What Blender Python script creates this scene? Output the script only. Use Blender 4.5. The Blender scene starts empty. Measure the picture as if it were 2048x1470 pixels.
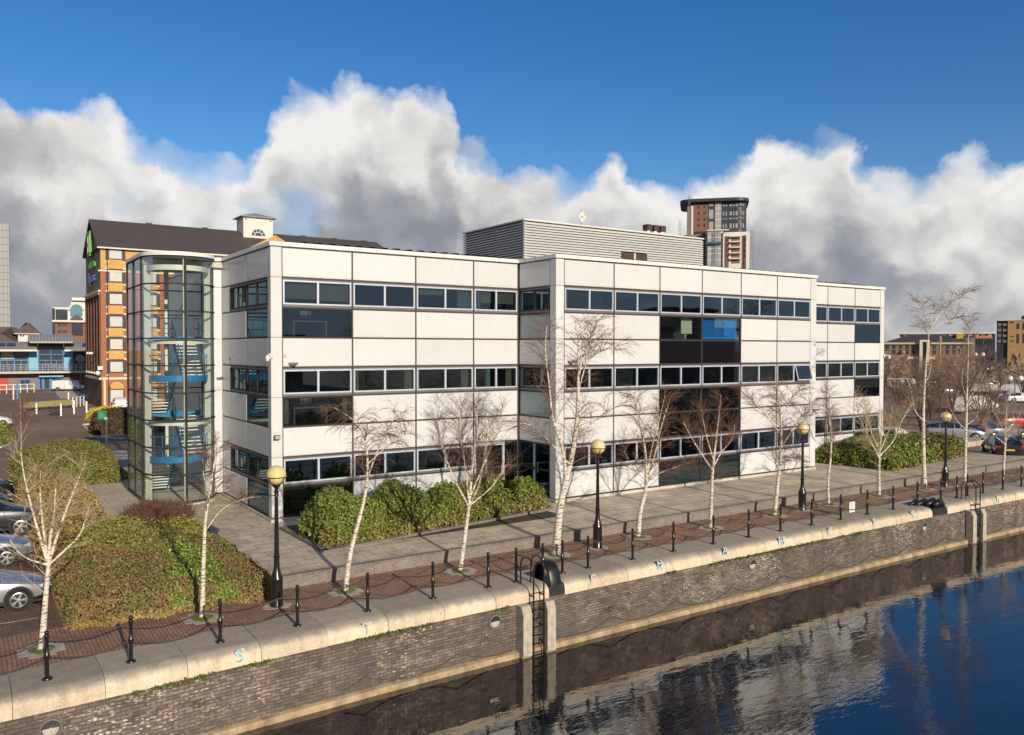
import bpy, bmesh, math, random
import numpy as np
from mathutils import Vector, Matrix
R = math.radians
random.seed(7)
S = bpy.context.scene
COL = S.collection

# ------------------------------------------------------------------ camera
CAM = Vector((-10.6864, -33.5393, 7.1903))
FW = Vector((0.56018, 0.82807, -0.02235)); RT = Vector((0.82829, -0.56030, 0.00098)); UP = Vector((0.01171, 0.01906, 0.99975))
FPX = 1637.38
camd = bpy.data.cameras.new('camera'); cam = bpy.data.objects.new('camera', camd); COL.objects.link(cam)
camd.sensor_width = 36.0; camd.lens = 28.782; camd.clip_end = 9000; camd.clip_start = 0.1
mw = Matrix((RT, UP, -FW)).transposed().to_4x4(); mw.translation = CAM
cam.matrix_world = mw
S.camera = cam

def ray(x, y): return FW + RT * ((x - 1024) / FPX) - UP * ((y - 735) / FPX)
def at(x, y, Y):            # point of the plane Y = const seen at a pixel of the photo
    d = ray(x, y); return CAM + d * ((Y - CAM.y) / d.y)
def gz(x, y, z=-0.4):       # point of a level ground
    d = ray(x, y); return CAM + d * ((z - CAM.z) / d.z)
def fd(x, y, d): return CAM + ray(x, y) * d
VYAW = math.atan2(RT.y, RT.x)

# ------------------------------------------------------------------ mesh helper
class MB:
    def __init__(s): s.v = []; s.f = []; s.mi = []
    def add(s, vs, fs, mi=0):
        k = len(s.v); s.v += [tuple(p) for p in vs]; s.f += [tuple(i + k for i in f) for f in fs]; s.mi += [mi] * len(fs); return s
    def box(s, x0, x1, y0, y1, z0, z1, mi=0):
        return s.add([(x0,y0,z0),(x1,y0,z0),(x1,y1,z0),(x0,y1,z0),(x0,y0,z1),(x1,y0,z1),(x1,y1,z1),(x0,y1,z1)],
              [(0,3,2,1),(4,5,6,7),(0,1,5,4),(1,2,6,5),(2,3,7,6),(3,0,4,7)], mi)
    def fbox(s, o, u, n, a0, a1, b0, b1, z0, z1, mi=0):      # box in a facade frame: u along, n outward
        P = lambda a, b, z: (o[0]+u[0]*a+n[0]*b, o[1]+u[1]*a+n[1]*b, z)
        vs = [P(a0,b0,z0),P(a1,b0,z0),P(a1,b1,z0),P(a0,b1,z0),P(a0,b0,z1),P(a1,b0,z1),P(a1,b1,z1),P(a0,b1,z1)]
        fs = [(0,3,2,1),(4,5,6,7),(0,1,5,4),(1,2,6,5),(2,3,7,6),(3,0,4,7)]
        if u[0]*n[1]-u[1]*n[0] < 0: fs = [f[::-1] for f in fs]
        return s.add(vs, fs, mi)
    def obox(s, M, hx, hy, hz, mi=0):
        vs = [M @ Vector((a*hx,b*hy,c*hz)) for c in (-1,1) for a,b in ((-1,-1),(1,-1),(1,1),(-1,1))]
        return s.add(vs, [(0,3,2,1),(4,5,6,7),(0,1,5,4),(1,2,6,5),(2,3,7,6),(3,0,4,7)], mi)
    def prism(s, poly, z0, z1, mi=0, mtop=None):
        n = len(poly); area = sum(poly[i][0]*poly[(i+1)%n][1]-poly[(i+1)%n][0]*poly[i][1] for i in range(n))
        if area < 0: poly = poly[::-1]
        s.add([(x,y,z0) for x,y in poly]+[(x,y,z1) for x,y in poly], [tuple((i,(i+1)%n,n+(i+1)%n,n+i)) for i in range(n)]+[tuple(range(n))[::-1]], mi)
        return s.add([(x,y,z1) for x,y in poly], [tuple(range(n))], mi if mtop is None else mtop)
    def extr(s, pts, vec, mi=0):                              # closed 3-D outline swept along vec
        n = len(pts); vec = Vector(vec); a = [Vector(p) for p in pts]; b = [p+vec for p in a]
        return s.add(a+b, [(i,(i+1)%n,n+(i+1)%n,n+i) for i in range(n)]+[tuple(range(n))[::-1], tuple(range(n,2*n))], mi)
    def tube(s, pts, r, n=6, mi=0, cap=True):
        pts = [Vector(p) for p in pts]; m = len(pts)
        if not hasattr(r, '__len__'): r = [r]*m
        k = len(s.v); prev = None
        for i, p in enumerate(pts):
            t = (pts[min(i+1,m-1)]-pts[max(i-1,0)]); t = t.normalized() if t.length > 1e-9 else Vector((0,0,1))
            if prev is None: a = t.orthogonal().normalized()
            else:
                a = prev - t*prev.dot(t); a = a.normalized() if a.length > 1e-6 else t.orthogonal().normalized()
            prev = a; b = t.cross(a)
            for j in range(n):
                w = 2*math.pi*j/n; q = p + (a*math.cos(w)+b*math.sin(w))*r[i]; s.v.append(tuple(q))
        for i in range(m-1):
            for j in range(n):
                j2 = (j+1)%n; s.f.append((k+i*n+j,k+i*n+j2,k+(i+1)*n+j2,k+(i+1)*n+j)); s.mi.append(mi)
        if cap:
            s.f.append(tuple(k+j for j in range(n))[::-1]); s.f.append(tuple(k+(m-1)*n+j for j in range(n))); s.mi += [mi,mi]
        return s
    def lathe(s, prof, n=16, c=(0,0,0), mi=0, M=None):
        k = len(s.v); c = Vector(c)
        for r, z in prof:
            for j in range(n):
                w = 2*math.pi*j/n; q = Vector((r*math.cos(w), r*math.sin(w), z))
                if M is not None: q = M @ q
                s.v.append(tuple(q+c))
        m = len(prof)
        for i in range(m-1):
            for j in range(n):
                j2 = (j+1)%n; s.f.append((k+i*n+j,k+i*n+j2,k+(i+1)*n+j2,k+(i+1)*n+j)); s.mi.append(mi)
        if prof[0][0] > 1e-5: s.f.append(tuple(k+j for j in range(n))[::-1]); s.mi.append(mi)
        if prof[-1][0] > 1e-5: s.f.append(tuple(k+(m-1)*n+j for j in range(n))); s.mi.append(mi)
        return s
    def sphere(s, c, r, n=16, m=10, mi=0, sz=1):
        return s.lathe([(r*math.sin(math.pi*i/m)+1e-6, -r*sz*math.cos(math.pi*i/m)) for i in range(m+1)], n, c, mi)
    def build(s, name, mats, parent=None, smooth=False, bevel=0, seg=1, uv=True):
        me = bpy.data.meshes.new(name); me.from_pydata(s.v, [], s.f)
        if not isinstance(mats, (list, tuple)): mats = [mats]
        for m in mats: me.materials.append(m)
        if len(mats) > 1: me.polygons.foreach_set('material_index', s.mi)
        if smooth: me.polygons.foreach_set('use_smooth', [True]*len(s.f))
        me.update()
        if uv: boxuv(me)
        if smooth == 'auto': me.set_sharp_from_angle(angle=R(38))
        o = bpy.data.objects.new(name, me); COL.objects.link(o)
        if parent: o.parent = parent
        if bevel:
            b = o.modifiers.new('b', 'BEVEL'); b.width = bevel; b.segments = seg; b.limit_method = 'ANGLE'; b.angle_limit = R(40)
        return o

def boxuv(me):
    nl = len(me.loops)
    if nl == 0: return
    co = np.empty(len(me.vertices)*3, np.float32); me.vertices.foreach_get('co', co); co = co.reshape(-1,3)
    vi = np.empty(nl, np.int32); me.loops.foreach_get('vertex_index', vi)
    nr = np.empty(len(me.polygons)*3, np.float32); me.polygons.foreach_get('normal', nr); nr = nr.reshape(-1,3)
    lt = np.empty(len(me.polygons), np.int32); me.polygons.foreach_get('loop_total', lt)
    N = np.repeat(nr, lt, axis=0); P = co[vi]
    flat = np.abs(N[:,2]) > .7
    h = np.stack([-N[:,1], N[:,0]], 1); l = np.linalg.norm(h, axis=1, keepdims=True); h = h/np.maximum(l, 1e-6)
    U = np.where(flat, P[:,0], (P[:,:2]*h).sum(1)); V = np.where(flat, P[:,1], P[:,2])
    me.uv_layers.new(name='UVMap').data.foreach_set('uv', np.stack([U,V],1).astype(np.float32).ravel())

def mesh_np(name, V, F, mat, parent=None, mi=None, smooth=False):     # V (n,3), F (m,4 or 3)
    me = bpy.data.meshes.new(name); V = np.asarray(V, np.float32); F = np.asarray(F, np.int32); k = F.shape[1]
    me.vertices.add(len(V)); me.vertices.foreach_set('co', V.ravel())
    me.loops.add(F.size); me.loops.foreach_set('vertex_index', F.ravel())
    me.polygons.add(len(F)); me.polygons.foreach_set('loop_start', np.arange(len(F), dtype=np.int32)*k)
    me.polygons.foreach_set('loop_total', np.full(len(F), k, np.int32))
    for m in (mat if isinstance(mat, (list,tuple)) else [mat]): me.materials.append(m)
    if mi is not None: me.polygons.foreach_set('material_index', np.asarray(mi, np.int32))
    if smooth: me.polygons.foreach_set('use_smooth', np.ones(len(F), bool))
    me.update(calc_edges=True); me.validate()
    o = bpy.data.objects.new(name, me); COL.objects.link(o)
    if parent: o.parent = parent
    return o

def thing(name, label, cat, loc=(0,0,0), rz=0, group=None):
    o = bpy.data.objects.new(name, None); COL.objects.link(o); o.location = loc; o.rotation_euler = (0,0,rz); o.empty_display_size = .3
    return tag(o, label, cat, group)
def tag(o, label, cat, group=None):
    o['label'] = label; o['category'] = cat
    if group: o['group'] = group
    return o
def struct(o, kind='structure'): o['kind'] = kind; return o
def dup(root, loc, rz=None, label=None, group=None, scale=None):
    def cp(o, par):
        c = o.copy(); COL.objects.link(c)
        if par: c.parent = par
        for ch in kids.get(o.name, []): cp(ch, c)
        return c
    kids = {}
    def walk(o):
        kids[o.name] = list(o.children)
        for ch in kids[o.name]: walk(ch)
    walk(root)
    r = cp(root, None); r.location = loc
    if rz is not None: r.rotation_euler = (0,0,rz)
    if label: r['label'] = label
    if group: r['group'] = group
    if scale: r.scale = scale
    return r

# ------------------------------------------------------------------ material helper
class NT:
    def __init__(s, name):
        s.m = bpy.data.materials.new(name); s.m.use_nodes = True; s.t = s.m.node_tree; s.b = s.t.nodes['Principled BSDF']; s.out = s.t.nodes['Material Output']; s._tc = None
    def n(s, typ, **kw):
        o = s.t.nodes.new('ShaderNode'+typ)
        for k, v in kw.items():
            if k.startswith('i_'): s.set(o.inputs[int(k[2:]) if k[2:].isdigit() else k[2:].replace('_',' ')], v)
            else: setattr(o, k, v)
        return o
    def set(s, sock, v):
        if isinstance(v, bpy.types.NodeSocket): s.t.links.new(v, sock)
        elif isinstance(v, bpy.types.Node): s.t.links.new(v.outputs[0], sock)
        elif hasattr(sock.default_value, '__len__') and hasattr(v, '__len__') and len(v) == 3 and len(sock.default_value) == 4: sock.default_value = (*v, 1)
        else: sock.default_value = v
    def P(s, **kw):
        for k, v in kw.items(): s.set(s.b.inputs[k.replace('_',' ')], v)
        return s
    def tc(s, which='Object'):
        if s._tc is None: s._tc = s.t.nodes.new('ShaderNodeTexCoord')
        return s._tc.outputs[which]
    def mapping(s, vec, scale=(1,1,1), rot=(0,0,0), loc=(0,0,0)):
        m = s.n('Mapping'); s.set(m.inputs['Vector'], vec); m.inputs['Scale'].default_value = scale; m.inputs['Rotation'].default_value = rot; m.inputs['Location'].default_value = loc
        return m.outputs[0]
    def noise(s, scale, vec=None, detail=4, rough=.55, col=False):
        o = s.n('TexNoise'); o.inputs['Scale'].default_value = scale; o.inputs['Detail'].default_value = detail; o.inputs['Roughness'].default_value = rough
        s.set(o.inputs['Vector'], vec if vec is not None else s.tc('Object')); return o.outputs['Color' if col else 0]
    def ramp(s, fac, stops, interp='LINEAR'):
        o = s.n('ValToRGB'); s.set(o.inputs[0], fac); r = o.color_ramp; r.interpolation = interp
        while len(r.elements) < len(stops): r.elements.new(.5)
        for e, (p, c) in zip(r.elements, stops):
            e.position = p; e.color = (*c, 1) if hasattr(c, '__len__') else (c, c, c, 1)
        return o.outputs[0]
    def mix(s, fac, a, b, mode='MIX'):
        o = s.n('Mix', data_type='RGBA', blend_type=mode); s.set(o.inputs[0], fac); s.set(o.inputs[6], a); s.set(o.inputs[7], b); return o.outputs[2]
    def math(s, op, a, b=0., c=None, clamp=False):
        o = s.n('Math', operation=op, use_clamp=clamp); s.set(o.inputs[0], a); s.set(o.inputs[1], b)
        if c is not None: s.set(o.inputs[2], c)
        return o.outputs[0]
    def bump(s, h, strength=.3, dist=.02):
        o = s.n('Bump'); o.inputs['Strength'].default_value = strength; o.inputs['Distance'].default_value = dist; s.set(o.inputs['Height'], h)
        s.set(s.b.inputs['Normal'], o.outputs[0]); return s

def plain(name, col, rough=.5, var=.12, scale=3., metal=0., bump=0., coat=0., bscale=None, spec=.5):
    t = NT(name); c = col
    if var:
        n = t.noise(scale, detail=6, rough=.65)
        c = t.mix(t.ramp(n, [(.3, 0.), (.7, 1.)]), tuple(x*(1-var) for x in col), tuple(min(1, x*(1+var)) for x in col))
    t.P(Base_Color=c, Roughness=rough, Metallic=metal, Coat_Weight=coat, Specular_IOR_Level=spec)
    if bump: t.bump(t.noise(bscale or scale*12, detail=3), bump)
    return t.m

def brick(name, c1, c2, mortar, bw=.225, bh=.075, ms=.01, rough=.85, off=.5, dirt=.35, bump=.4, rot=0., spots=None, white=0., bias=0.):
    t = NT(name); uv = t.mapping(t.tc('UV'), rot=(0,0,rot))
    b = t.n('TexBrick'); b.offset = off; t.set(b.inputs['Vector'], uv)
    for k, v in (('Color1', c1), ('Color2', c2), ('Mortar', mortar)): t.set(b.inputs[k], v)
    b.inputs['Scale'].default_value = 1; b.inputs['Brick Width'].default_value = bw; b.inputs['Row Height'].default_value = bh
    b.inputs['Mortar Size'].default_value = ms; b.inputs['Mortar Smooth'].default_value = .2; b.inputs['Bias'].default_value = bias
    col = b.outputs['Color']
    n1 = t.noise(.8, detail=7, rough=.7); n2 = t.noise(6., detail=5)
    col = t.mix(1., col, t.ramp(n1, [(.3, 1-dirt), (.7, 1+dirt*.4)]), 'MULTIPLY')
    col = t.mix(1., col, t.ramp(n2, [(.3, .85), (.7, 1.12)]), 'MULTIPLY')
    if white:
        pat = t.ramp(t.noise(.38, detail=5, rough=.7), [(.50, 0.), (.62, 1.)])
        fl = t.n('TexVoronoi'); fl.inputs['Scale'].default_value = 1.; t.set(fl.inputs['Vector'], t.mapping(t.tc('UV'), (8,24,1)))
        pick = t.ramp(t.n('SeparateXYZ', i_0=fl.outputs['Color']).outputs[0], [(.50, 0.), (.52, 1.)])
        edge = t.ramp(t.math('ADD', fl.outputs['Distance'], t.math('MULTIPLY', t.noise(40., detail=3), .5)), [(.54, 1.), (.68, 0.)])
        w = t.math('MULTIPLY', t.math('MULTIPLY', pick, edge), pat)
        w2 = t.ramp(t.noise(2.2, detail=6, rough=.75), [(.56, 0.), (.78, .45)])
        col = t.mix(t.math('MULTIPLY', w2, white), col, (.36,.32,.27)); dk_ = t.ramp(t.noise(.7, t.mapping(t.tc('Object'), (1,1,.25)), 4), [(.48, 0.), (.7, .55)]); col = t.mix(dk_, col, (.085,.075,.07)); col = t.mix(t.math('MULTIPLY', w, white), col, (.66,.60,.47)); sz = t.n('SeparateXYZ'); t.set(sz.inputs[0], t.tc('Object')); tide = t.ramp(t.math('ADD', sz.outputs[2], t.math('MULTIPLY', t.noise(1.5, detail=4), .5)), [(-2.1+2.1, 1.), (.5, 0.)]) if False else t.math('MULTIPLY', t.math('LESS_THAN', t.math('ADD', sz.outputs[2], t.math('MULTIPLY', t.noise(1.2, t.mapping(t.tc('Object'), (1,1,.3)), 5), .7)), -1.62), .45); col = t.mix(tide, col, (.10,.095,.075)); rr_ = t.ramp(t.noise(1., t.mapping(t.tc('Object'), (1.3,1.3,.12)), 4), [(.62, 0.), (.76, .5)]); col = t.mix(rr_, col, (.30,.22,.15))
    if spots: col = t.mix(t.ramp(t.noise(spots[0], detail=6, rough=.7), [(.52, 0.), (.68, spots[2])]), col, spots[1])
    t.P(Base_Color=col, Roughness=rough, Specular_IOR_Level=.3)
    h = t.math('ADD', t.math('MULTIPLY', b.outputs['Fac'], -1.), t.math('MULTIPLY', n2, .5))
    t.bump(h, bump, .012); return t.m

# ------------------------------------------------------------------ materials
M = {}
def panel_mat():
    t = NT('white enamel panel')
    st = t.noise(1., t.mapping(t.tc('Object'), (7,7,.35)), 6, .65); bl = t.noise(.35, detail=4)
    c = t.mix(t.ramp(bl, [(.35, 0.), (.7, 1.)]), (.675,.685,.685), (.64,.645,.64))
    sx = t.n('SeparateXYZ'); t.set(sx.inputs[0], t.tc('Generated'))
    run = t.math('MULTIPLY', t.ramp(st, [(.52, 0.), (.76, 1.)]), t.ramp(sx.outputs[2], [(.2, .06), (.95, .42)]))      # rain streaks from the sill above
    c = t.mix(run, c, (.50,.465,.41))
    low = t.math('MULTIPLY', t.ramp(sx.outputs[2], [(0., 1.), (.10, 0.)]), t.ramp(t.noise(2.5, detail=5), [(.35, 0.), (.7, .5)])); c = t.mix(low, c, (.46,.42,.36))
    oi = t.n('ObjectInfo'); c = t.mix(1., c, t.ramp(oi.outputs['Random'], [(0., .93), (1., 1.03)]), 'MULTIPLY')
    t.P(Base_Color=c, Roughness=.32, Specular_IOR_Level=.4); t.bump(t.noise(.9, detail=1), .06, .05); return t.m
M['panel'] = panel_mat()
M['joint'] = plain('dark joint', (.055,.045,.042), .6, .1)
M['grey_frame'] = plain('grey window band', (.16,.155,.17), .45, .1)
M['alu'] = plain('pale anodised frame', (.62,.66,.74), .35, .06, metal=.3)
M['alu_dark'] = plain('dark bronze frame', (.030,.026,.024), .6, .1, spec=.2)
M['white_paint'] = plain('white paint', (.78,.77,.72), .4, .06)
M['cream_steel'] = plain('cream steel', (.66,.67,.58), .4, .05)
M['blue_steel'] = plain('blue painted steel', (.03,.20,.42), .35, .08)
M['conc'] = plain('pale concrete', (.55,.51,.44), .85, .2, 2., bump=.1)
M['interior'] = plain('office interior', (.30,.29,.27), .8, .25, .7)
M['interior_dark'] = plain('dark office interior', (.07,.066,.062), .8, .4, .8)
M['ceiling'] = plain('ceiling tile', (.42,.42,.40), .8, .1)
M['carpet'] = plain('carpet', (.10,.10,.12), .95, .2)
M['blind'] = plain('roller blind', (.52,.50,.38), .8, .08, 1.)
M['curtain'] = plain('pale curtain', (.62,.58,.46), .9, .1, 6.)
M['blue_film'] = plain('blue film', (.012,.13,.42), .4, .1)
M['roof_sheet'] = plain('dark roof sheet', (.06,.052,.06), .5, .15)
M['louvre'] = plain('cream louvre', (.60,.605,.585), .45, .06)
M['louvre_dark'] = plain('louvre gap', (.13,.125,.12), .6, .1)
M['brown_door'] = plain('brown door', (.075,.04,.032), .5, .15)
M['black_paint'] = plain('black iron paint', (.012,.011,.011), .28, .2, 9., coat=.3)
M['rust_iron'] = plain('rusty chain iron', (.10,.06,.045), .75, .4, 14.)
M['globe'] = plain('cream globe', (.72,.58,.27), .35, .10, 5., coat=.2)
M['rubber'] = plain('black rubber', (.012,.012,.013), .4, .3, 5., bump=.05)
M['plate'] = plain('weathered steel plate', (.045,.047,.05), .45, .35, 3., metal=.3)
M['timber_pale'] = plain('weathered timber', (.42,.37,.29), .85, .3, 4., bump=.15)
M['soil'] = plain('soil', (.055,.04,.028), .95, .4, 3., bump=.4)
M['moss'] = plain('moss', (.13,.16,.025), .95, .45, 8., bump=.6)
M['white_plastic'] = plain('white plastic', (.75,.74,.72), .4, .08)
M['cctv'] = plain('grey camera housing', (.22,.22,.23), .4, .1)
M['lens_glass'] = plain('lamp lens', (.45,.43,.36), .15, .1)

def glass_mat(name, tint, refl, base=.06):
    t = NT(name); g = t.n('BsdfGlossy'); g.inputs['Color'].default_value = (*refl, 1); g.inputs['Roughness'].default_value = .012
    tr = t.n('BsdfTransparent'); tr.inputs['Color'].default_value = (*tint, 1)
    lw = t.n('LayerWeight'); lw.inputs['Blend'].default_value = .35
    fac = t.math('MULTIPLY_ADD', lw.outputs['Fresnel'], .75 if base > .05 else .45, base, clamp=True)
    nz = t.n('Bump'); nz.inputs['Strength'].default_value = .05; nz.inputs['Distance'].default_value = .02; t.set(nz.inputs['Height'], t.noise(.8, detail=1)); t.set(g.inputs['Normal'], nz.outputs[0])
    mx = t.n('MixShader'); t.set(mx.inputs[0], fac); t.set(mx.inputs[1], tr.outputs[0]); t.set(mx.inputs[2], g.outputs[0]); t.set(t.out.inputs[0], mx.outputs[0])
    return t.m
M['glass'] = glass_mat('tinted office glass', (.56,.585,.58), (.66,.86,1.), .12)
M['glass_clear'] = glass_mat('clear tower glass', (.88,.93,.91), (.85,.95,1.), .01)
def dark_glass():
    t = NT('dark spandrel glass'); t.P(Base_Color=(.008,.008,.01), Roughness=.03, IOR=1.6, Specular_IOR_Level=.6); t.bump(t.noise(.8, detail=1), .05, .02); return t.m
M['glass_dark'] = dark_glass()
def reflection_glass():
    t = NT('spandrel glass with painted reflection'); t.P(Base_Color=(.22,.30,.34), Roughness=.06, IOR=1.6); return t.m  # reflection of the white wing panels painted into the pale base colour
M['glass_painted_refl'] = reflection_glass()

M['dock_brick'] = brick('dock brick', (.29,.22,.18), (.125,.10,.09), (.105,.088,.075), .26, .09, .010, dirt=.55, white=1., bump=.9)
M['terrace_brick'] = brick('terrace wall brick', (.25,.21,.18), (.19,.165,.15), (.33,.29,.24), dirt=.3)
M['soldier'] = brick('soldier course', (.22,.185,.16), (.14,.12,.11), (.34,.30,.25), .075, .25, .012, off=0, dirt=.3)
M['path_brick'] = brick('red path brick', (.44,.245,.16), (.33,.185,.125), (.15,.105,.07), .215, .10, .012, dirt=.35, spots=(1.6,(.21,.165,.075),.5), rot=R(90))
M['park_brick'] = brick('car park block paving', (.22,.135,.095), (.185,.115,.085), (.095,.07,.055), .21, .21, .012, dirt=.35)
M['slab'] = brick('terrace slabs', (.68,.565,.415), (.56,.465,.345), (.25,.21,.16), .9, .6, .017, dirt=.45, bump=.25, spots=(.9,(.40,.335,.24),.6))
M['slab_pale'] = brick('pale path slabs', (.60,.50,.37), (.56,.47,.345), (.30,.25,.19), .9, .6, .012, dirt=.22, bump=.2)
M['hotel_red'] = brick('red hotel brick', (.47,.17,.072), (.41,.145,.06), (.35,.2,.13), .225,.075,.01, dirt=.15)
M['hotel_buff'] = brick('buff hotel brick', (.72,.41,.12), (.67,.38,.11), (.55,.38,.2), .225,.075,.01, dirt=.12)
M['hotel_brown'] = brick('brown hotel brick', (.20,.105,.065), (.17,.09,.06), (.16,.10,.07), .225,.075,.01, dirt=.2)
M['far_red'] = brick('far red brick', (.23,.105,.07), (.19,.09,.06), (.3,.2,.15), .225,.075,.01, dirt=.15)
M['far_buff'] = brick('far buff brick', (.46,.27,.12), (.42,.25,.11), (.45,.3,.2), .225,.075,.01, dirt=.15)
M['far_pink'] = brick('far brown brick', (.30,.18,.12), (.26,.16,.11), (.3,.22,.17), .225,.075,.01, dirt=.15)

def coping_mat():
    t = NT('weathered granite coping'); n = t.noise(2.5, detail=8, rough=.7); n2 = t.noise(18., detail=4); n3 = t.noise(1., t.mapping(t.tc('Object'), (3,3,.5)), 5, .6)
    face = t.mix(t.ramp(n, [(.3, 0.), (.75, 1.)]), (.74,.62,.46), (.58,.48,.355)); face = t.mix(t.ramp(n3, [(.5, 0.), (.72, .6)]), face, (.42,.33,.23))
    top = t.mix(t.ramp(n, [(.3, 0.), (.75, 1.)]), (.31,.27,.215), (.46,.395,.305))
    sx = t.n('SeparateXYZ'); t.set(sx.inputs[0], t.tc('Object'))
    z = t.math('ADD', sx.outputs['Z'], t.math('MULTIPLY_ADD', t.noise(3., t.mapping(t.tc('Object'), (1,1,.2)), 5), .30, -.15))
    col = t.mix(t.ramp(t.math('MULTIPLY_ADD', z, 5., 3.1), [(.15, 0.), (.85, 1.)]), face, top)
    oi = t.n('ObjectInfo'); col = t.mix(1., col, t.ramp(oi.outputs['Random'], [(0., .86), (1., 1.08)]), 'MULTIPLY')
    col = t.mix(1., col, t.ramp(n2, [(.3, .82), (.7, 1.12)]), 'MULTIPLY')
    t.P(Base_Color=col, Roughness=.9, Specular_IOR_Level=.25); t.bump(n2, .35, .02); return t.m
M['coping'] = coping_mat()
M['ledge'] = plain('ochre stone ledge', (.36,.27,.165), .9, .45, 2.5, bump=.2)

def asphalt():
    t = NT('brown asphalt'); n = t.noise(.12, detail=7, rough=.6); n2 = t.noise(30., detail=3)
    c = t.mix(t.ramp(n, [(.35, 0.), (.65, 1.)]), (.215,.145,.105), (.285,.20,.15)); c = t.mix(1., c, t.ramp(n2, [(.3, .85), (.7, 1.15)]), 'MULTIPLY')
    t.P(Base_Color=c, Roughness=.92, Specular_IOR_Level=.2); t.bump(n2, .2); return t.m
M['asphalt'] = asphalt()

def water():
    t = NT('dock water')
    a = t.noise(1., t.mapping(t.tc('Object'), (.55,1.5,1), rot=(0,0,R(35))), 3, .55); b = t.noise(1., t.mapping(t.tc('Object'), (2.2,6.5,1), rot=(0,0,R(32))), 3, .6)
    pt = t.ramp(t.noise(.11, detail=3), [(.35, .12), (.62, 1.)])
    h = t.math('ADD', t.math('MULTIPLY', a, 1.), t.math('MULTIPLY', t.math('MULTIPLY', b, .5), pt))
    t.P(Base_Color=(.006,.007,.010), Roughness=.025, IOR=2.35, Specular_IOR_Level=.5); t.bump(h, .085, .13); return t.m
M['water'] = water()

# ------------------------------------------------------------------ world: Nishita sky with cumulus, sun
SUN_EL, SUN_AZ = 19.3, 266.8      # compass of the direction TO the sun in the XY plane (deg from +X)
w = bpy.data.worlds.new('World'); S.world = w; w.use_nodes = True
class WT(NT):
    def __init__(s, t): s.t = t; s._tc = None
nt = WT(w.node_tree); t = w.node_tree
for n in list(t.nodes): t.nodes.remove(n)
out = t.nodes.new('ShaderNodeOutputWorld')
sky = t.nodes.new('ShaderNodeTexSky'); sky.sky_type = 'NISHITA'; sky.sun_disc = False; sky.sun_elevation = R(SUN_EL)
sky.sun_rotation = R(90 - SUN_AZ); sky.air_density = 1.0; sky.dust_density = .3; sky.ozone_density = 3.0; sky.altitude = 50
hs = t.nodes.new('ShaderNodeHueSaturation'); hs.inputs['Hue'].default_value = .509; hs.inputs['Saturation'].default_value = 1.33; hs.inputs['Value'].default_value = 1.16; t.links.new(sky.outputs[0], hs.inputs['Color'])
bgs = t.nodes.new('ShaderNodeBackground'); bgs.inputs['Strength'].default_value = .095; t.links.new(hs.outputs[0], bgs.inputs['Color'])
sep = t.nodes.new('ShaderNodeSeparateXYZ'); t.links.new(nt.tc('Generated'), sep.inputs[0])
AZ0 = math.degrees(math.atan2(FW.x, FW.y))
az = nt.math('SUBTRACT', nt.math('ARCTAN2', sep.outputs[0], sep.outputs[1]), R(AZ0))     # radians right of the view axis
az = nt.math('WRAP', az, math.pi, -math.pi)
te = nt.math('DIVIDE', sep.outputs[2], nt.math('SQRT', nt.math('SUBTRACT', 1.0001, nt.math('MULTIPLY', sep.outputs[2], sep.outputs[2]))))
cv = t.nodes.new('ShaderNodeCombineXYZ'); t.links.new(az, cv.inputs[0]); t.links.new(te, cv.inputs[1])
def vadd(a, b, op='ADD'):
    o = t.nodes.new('ShaderNodeVectorMath'); o.operation = op; nt.set(o.inputs[0], a); nt.set(o.inputs[1], b); return o.outputs[0]
def vscale(a, k):
    o = t.nodes.new('ShaderNodeVectorMath'); o.operation = 'SCALE'; nt.set(o.inputs[0], a); o.inputs['Scale'].default_value = k; return o.outputs[0]
P0 = cv.outputs[0]
def n2(scale, P, detail, rough, col=False):
    o = t.nodes.new('ShaderNodeTexNoise'); o.noise_dimensions = '2D'; o.inputs['Scale'].default_value = scale; o.inputs['Detail'].default_value = detail; o.inputs['Roughness'].default_value = rough
    nt.set(o.inputs['Vector'], P); return o.outputs['Color' if col else 0]
def v2(scale, P, smooth):
    v = t.nodes.new('ShaderNodeTexVoronoi'); v.voronoi_dimensions = '2D'; v.feature = 'SMOOTH_F1'; v.inputs['Scale'].default_value = scale; v.inputs['Smoothness'].default_value = smooth; nt.set(v.inputs['Vector'], P); return v.outputs['Distance']
wa = vscale(vadd(n2(8., P0, 6, .60, True), (.5,.5,.5), 'SUBTRACT'), .075)
P1 = vadd(vadd(P0, wa), vscale(vadd(n2(34., P0, 5, .6, True), (.5,.5,.5), 'SUBTRACT'), .018))
sp1 = t.nodes.new('ShaderNodeSeparateXYZ'); t.links.new(P1, sp1.inputs[0])
OUT = [(-400,250),(-250,190),(-100,150),(0,180),(40,235),(90,225),(160,205),(215,208),(260,250),(300,290),(340,325),(400,318),(450,335),(480,330),(500,275),(545,235),(560,215),(620,205),(655,180),(700,168),(740,160),(800,185),(870,190),(905,220),(918,280),(960,285),(1010,330),(1060,350),(1110,365),(1160,340),(1200,310),(1245,298),(1270,330),(1285,365),(1350,380),(1400,345),(1430,325),(1500,300),(1510,270),(1560,265),(1590,275),(1640,290),(1690,268),(1710,290),(1730,325),(1800,350),(1880,340),(1960,300),(2010,310),(2048,320),(2300,230),(2600,300)]
fc = t.nodes.new('ShaderNodeFloatCurve'); c = fc.mapping.curves[0]; fc.mapping.use_clip = False
pts = []
for x, y in OUT:
    d = ray(x, y); a = math.atan2(d.x, d.y) - R(AZ0); e = d.z / math.hypot(d.x, d.y); pts.append(((a + 1.) / 2., e - .008))
c.points[0].location = (0., .3); c.points[1].location = (1., .25)
for p in pts: c.points.new(*p)
fc.mapping.update()
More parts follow.
